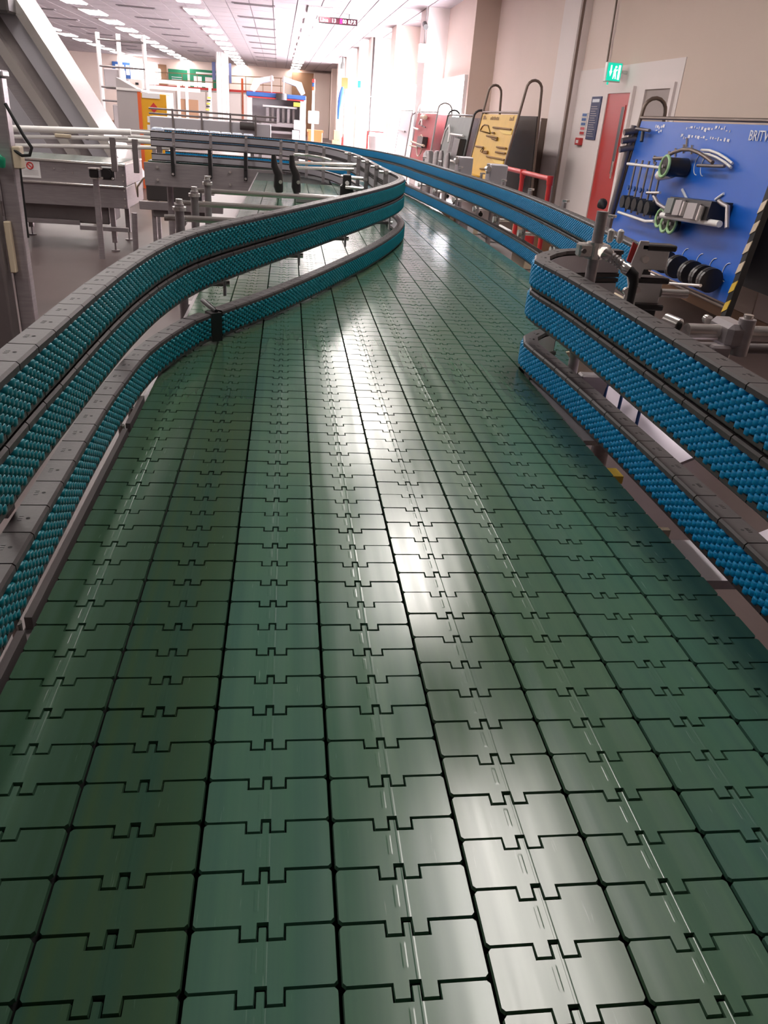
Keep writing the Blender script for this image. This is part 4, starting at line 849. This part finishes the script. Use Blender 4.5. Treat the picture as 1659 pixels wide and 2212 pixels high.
# ---- red handrail
t = thing('handrail', 'red tubular handrail with two legs before the yellow board', 'handrail', (2.67, 9.35, 0))
MB().tube([(2.624, 10.29, .97), (2.624, 10.29, 1.03), (2.625, 10.26, 1.048), (2.635, 10.2, 1.05), (2.665, 9.36, 1.05), (2.69, 8.42, 1.05)], .026, 12).build('top_rail', RED, t)
for x, y in ((2.665, 9.36), (2.69, 8.40)):
    MB().cyl((x, y, 0), (x, y, 1.05), .026, 12).build('leg', RED, t); MB().cyl((x, y, .99), (x, y, 1.08), .034, 12).build('elbow', RED, t); MB().cyl((x, y, 0), (x, y, .012), .06, 12).build('foot', RED, t)
single('bollard', MB().cyl((1.75, 5.75, 0), (1.75, 5.75, 1.0), .04, 12).cyl((1.75, 5.75, 0), (1.75, 5.75, .015), .09, 12), RED, 'red post seen between the rails near the belt', 'post')
single('floor_pallet', MB().box((2.9, 9.6, .02), (3.7, 10.6, .14)).box((2.95, 9.7, .14), (3.6, 10.5, .42)), BROWNM, 'brown pallet load on floor behind the handrail', 'pallet')
# ---- tan cabinet with hazard strip behind the yellow board
t = thing('tan_screen', 'tan board with black and yellow hazard strip by white pillar', 'screen', (3.98, 12.9, 0))
MB().bbox((4.02, 12.5 + .95, 0), (4.08, 15.4, 1.50), .01).build('panel', mat('tan_panel', (.48, .27, .13), .6), t)
MB().box((4.0, 13.42, 0), (4.10, 13.46, 1.66)).build('edge_post', FRAMEB, t)
for q in range(7): MB().add([(4.015, 13.55 + q * .14, 1.02), (4.015, 13.61 + q * .14, 1.02), (4.015, 13.66 + q * .14, 1.09), (4.015, 13.60 + q * .14, 1.09)], [(0, 1, 2, 3)]).build('hazard_mark', BLACK, t)
MB().box((4.012, 13.5, 1.015), (4.019, 14.6, 1.095)).build('hazard_strip', YELL, t)
# ---- doors
d = struct(MB().box((WX - .045, 10.31, 0.0), (WX - .021, 11.06, 1.975)).build('door_1', DOOR))
for (y0_, y1_, z0, z1) in ((10.24, 10.31, 0, 2.045), (11.06, 11.13, 0, 2.045), (10.31, 11.06, 1.975, 2.045)): MB().box((WX - .06, y0_, z0), (WX - .02, y1_, z1)).build('door_frame', WALLW, d)
MB().box((WX - .050, 10.42, 1.05), (WX - .044, 10.52, 1.82)).build('vision_panel', DARKB, d)
MB().box((WX - .052, 10.40, 1.03), (WX - .046, 10.42, 1.84)).build('bead', DOOR, d)
MB().cyl((WX - .09, 10.36, 1.0), (WX - .09, 10.36, 1.2), .012, 8).build('door_handle', CHROME, d)
d = struct(MB().box((WX - .03, 9.22, 0), (WX - .019, 9.90, 2.0)).build('door_2', mat('grey_door', (.36, .30, .28), .6)))
for (y0_, y1_, z0, z1) in ((9.14, 9.22, 0, 2.06), (9.90, 9.98, 0, 2.06), (9.22, 9.90, 2.0, 2.06)): MB().box((WX - .05, y0_, z0), (WX - .02, y1_, z1)).build('door_frame', WALLW, d)
# ---- exit sign
t = thing('exit_sign', 'lit green emergency exit sign with down arrow over red door', 'exit sign', (3.95, 10.62, 2.06))
MB().bbox((3.90, 10.60, 2.085), (4.10, 10.68, 2.30), .006).build('housing', WHITEP, t)
MB().box((3.91, 10.588, 2.10), (4.085, 10.60, 2.29)).build('green_panel', EXITG, t)
MB().prism([(3.932, 2.20), (3.942, 2.20), (3.942, 2.265), (3.958, 2.265), (3.958, 2.20), (3.968, 2.20), (3.950, 2.145)], 'y', 10.584, 10.588).build('arrow', EXITW, t)
MB().prism([(3.985, 2.12), (3.995, 2.12), (4.005, 2.17), (4.018, 2.12), (4.028, 2.12), (4.018, 2.20), (4.035, 2.215), (4.032, 2.226), (4.012, 2.222), (3.998, 2.235), (3.985, 2.20), (3.99, 2.195)], 'y', 10.584, 10.588).cyl((4.012, 10.588, 2.248), (4.012, 10.584, 2.248), .013, 10).build('running_figure', EXITW, t)
MB().box((4.045, 10.584, 2.115), (4.07, 10.588, 2.27)).build('door_pictogram', EXITW, t)
MB().cyl((3.95, 10.63, 2.055), (3.95, 10.63, 2.086), .012, 8).build('indicator', EXITG, t); MB().cyl((4.09, 10.64, 2.2), (WX - .02, 10.64, 2.2), .02, 8).build('wall_arm', WHITEP, t)
single('conduit', MB().tube([(WX - .035, 11.45, CEIL), (WX - .035, 11.36, 2.36), (WX - .035, 11.34, 2.24), (WX - .06, 11.25, 2.18), (WX - .1, 10.9, 2.19), (4.07, 10.69, 2.19)], .014, 8), FRAMEB, 'thin bent conduit feeding the exit sign', 'conduit')
single('cable_trunking', MB().bbox((WX - .14, 12.42, .3), (WX - .101, 12.50, CEIL), .004), mat('trunking_brown', (.24, .17, .14), .5), 'brown vertical cable trunking on white pillar', 'trunking')
t = thing('information_board', 'narrow navy notice panel beside the red door', 'notice', (WX - .03, 11.5, 1.42))
MB().box((WX - .035, 11.33, 1.42), (WX - .021, 11.70, 1.95)).build('panel', NAVY, t)
MB().box((WX - .04, 11.38, 1.88), (WX - .035, 11.65, 1.92)).build('heading', PAINTW, t)
for q in range(14): MB().box((WX - .04, 11.40 + .03 * (q % 3), 1.46 + q * .028), (WX - .035, 11.65, 1.468 + q * .028)).build('text_line', GREYC, t)
t = thing('safety_signs', 'column of blue and red safety signs left of navy panel', 'sign', (WX - .03, 11.9, 1.45))
for q, m in enumerate((BLUEP, BLUEP, BLUEP, PINK, RED)):
    z = 1.70 - q * .058; so = MB().box((WX - .034, 11.78, z), (WX - .021, 12.0, z + .05)).build('sign_plate', PAPER, t); MB().box((WX - .038, 11.80, z + .008), (WX - .034, 11.97, z + .042)).build('pictogram', m, so)
t = thing('fire_call_point', 'small red fire call point under the safety signs', 'call point', (WX - .04, 11.92, 1.34))
MB().bbox((WX - .07, 11.82, 1.335), (WX - .02, 12.02, 1.43), .006).build('box', RED, t); MB().box((WX - .073, 11.87, 1.36), (WX - .069, 11.97, 1.40)).build('window', PAPER, t)
# ---- LED line display
t = thing('line_display', 'hanging dark red LED line display below ceiling', 'display', (1.26, 24, 3.6))
MB().bbox((.74, 24, 3.595), (1.77, 24.12, 3.745), .008).build('housing', BLACK, t); MB().box((.76, 23.99, 3.61), (1.75, 24.0, 3.73)).build('screen', LEDB, t)
MB().box((1.30, 23.98, 3.615), (1.365, 23.99, 3.725)).build('red_block', LEDR, t)
for tx, x, q in (('Line', .78, 1), ('13', 1.08, 1), ('00', 1.375, .82), ('0.P.R', 1.52, .82)):
    text_mesh(tx, .125, LEDW, 'lit_lettering', t, (x, 23.985, 3.628), (R(90), 0, 0)).scale = (q, 1, 1)
for x in (.95, 1.55): MB().cyl((x, 24.06, 3.745), (x, 24.06, CEIL), .01, 6).build('hanger', DARKB, t)
# ---- small fittings on the far pilasters
t = thing('wall_fitting', 'white wall box with conduit and camera on nearest pilaster', 'wall box', (3.12, 20.9, 2.3))
MB().bbox((3.02, 20.8, 2.72), (3.2, 21.0, 3.10), .01).build('box', WHITEP, t); MB().cyl((3.15, 20.95, 3.1), (3.15, 20.95, CEIL), .02, 8).build('conduit', GREYC, t)
MB().cyl((3.12, 20.75, 3.42), (3.12, 20.95, 3.50), .06, 10).build('camera', DARKB, t)
t = thing('pilaster_pipe', 'dark vertical downpipe on third pilaster', 'pipe', (2.7, 29.95, .9))
MB().cyl((2.80, 29.95, .9), (2.80, 29.95, CEIL), .03, 8).build('pipe', DARKB, t); MB().cyl((2.72, 29.93, 2.1), (3.2, 29.93, 2.1), .015, 6).build('clip', GREYC, t)
t = thing('green_sign', 'small lit green exit box on the fourth pilaster', 'exit sign', (2.63, 34.3, 2.3))
MB().bbox((2.62, 34.2, 2.42), (2.78, 34.5, 2.72), .01).build('housing', WHITEP, t); MB().box((2.64, 34.18, 2.45), (2.76, 34.2, 2.69)).build('panel', EXITG, t)
t = thing('hung_overalls', 'blue overalls hanging from a red wall board', 'overalls', (2.3, 40.6, 1.2))
MB().tube([(2.45, 40.82, 2.62), (2.42, 40.82, 2.35), (2.40, 40.82, 2.0), (2.34, 40.82, 1.7), (2.32, 40.82, 1.25)], [.05, .12, .16, .10, .07], 10).build('fabric', BLUEP, t)
MB().box((2.40, 40.95, 2.55), (2.70, 41.0, 3.0)).build('board', ORANGE, t)
for k, (x, z, s_) in enumerate(((2.18, 0, .40), (2.20, .403, .30))):
    single('carton', MB().bbox((x - s_ / 2, 39.5, z), (x + s_ / 2, 39.9, z + .4), .01).box((x - .03, 39.495, z), (x + .03, 39.905, z + .402)), BROWNM, ['lower', 'upper'][k] + ' brown carton stacked by the bright far wall', 'carton')
single('fire_extinguisher', MB().tube([(2.52, 39.7, 0), (2.52, 39.7, .5), (2.52, 39.7, .58), (2.52, 39.7, .66)], [.10, .10, .05, .03], 12), RED, 'red fire extinguisher beside brown cartons', 'extinguisher')
t = thing('wheeled_bin', 'white wheeled bin with red frame by the slim board', 'bin', (2.5, 25.2, 0))
MB().tube([(2.62, 25, .15), (2.62, 25, .95), (2.62, 25, .98)], [.26, .30, .31], 16).build('bin', WHITE, t); MB().tube([(2.28, 24.9, 0), (2.28, 24.9, 1.1), (2.75, 24.9, 1.1)], .025, 8).build('frame', RED, t)
for x in (2.45, 2.78): MB().cyl((x, 24.95, .06), (x, 25.05, .06), .06, 10).build('wheel', RUBBER, t)
single('dome_lamp', MB().tube([(2.42, 40.9, 3.35), (2.42, 40.9, 3.5), (2.42, 40.9, 3.62), (2.42, 40.9, CEIL)], [.10, .10, .05, .02], 10), GREYB, 'green grey dome lamp hanging by fifth pilaster', 'lamp')
for o in bpy.data.objects:
    if '_o' in o: del o['_o']
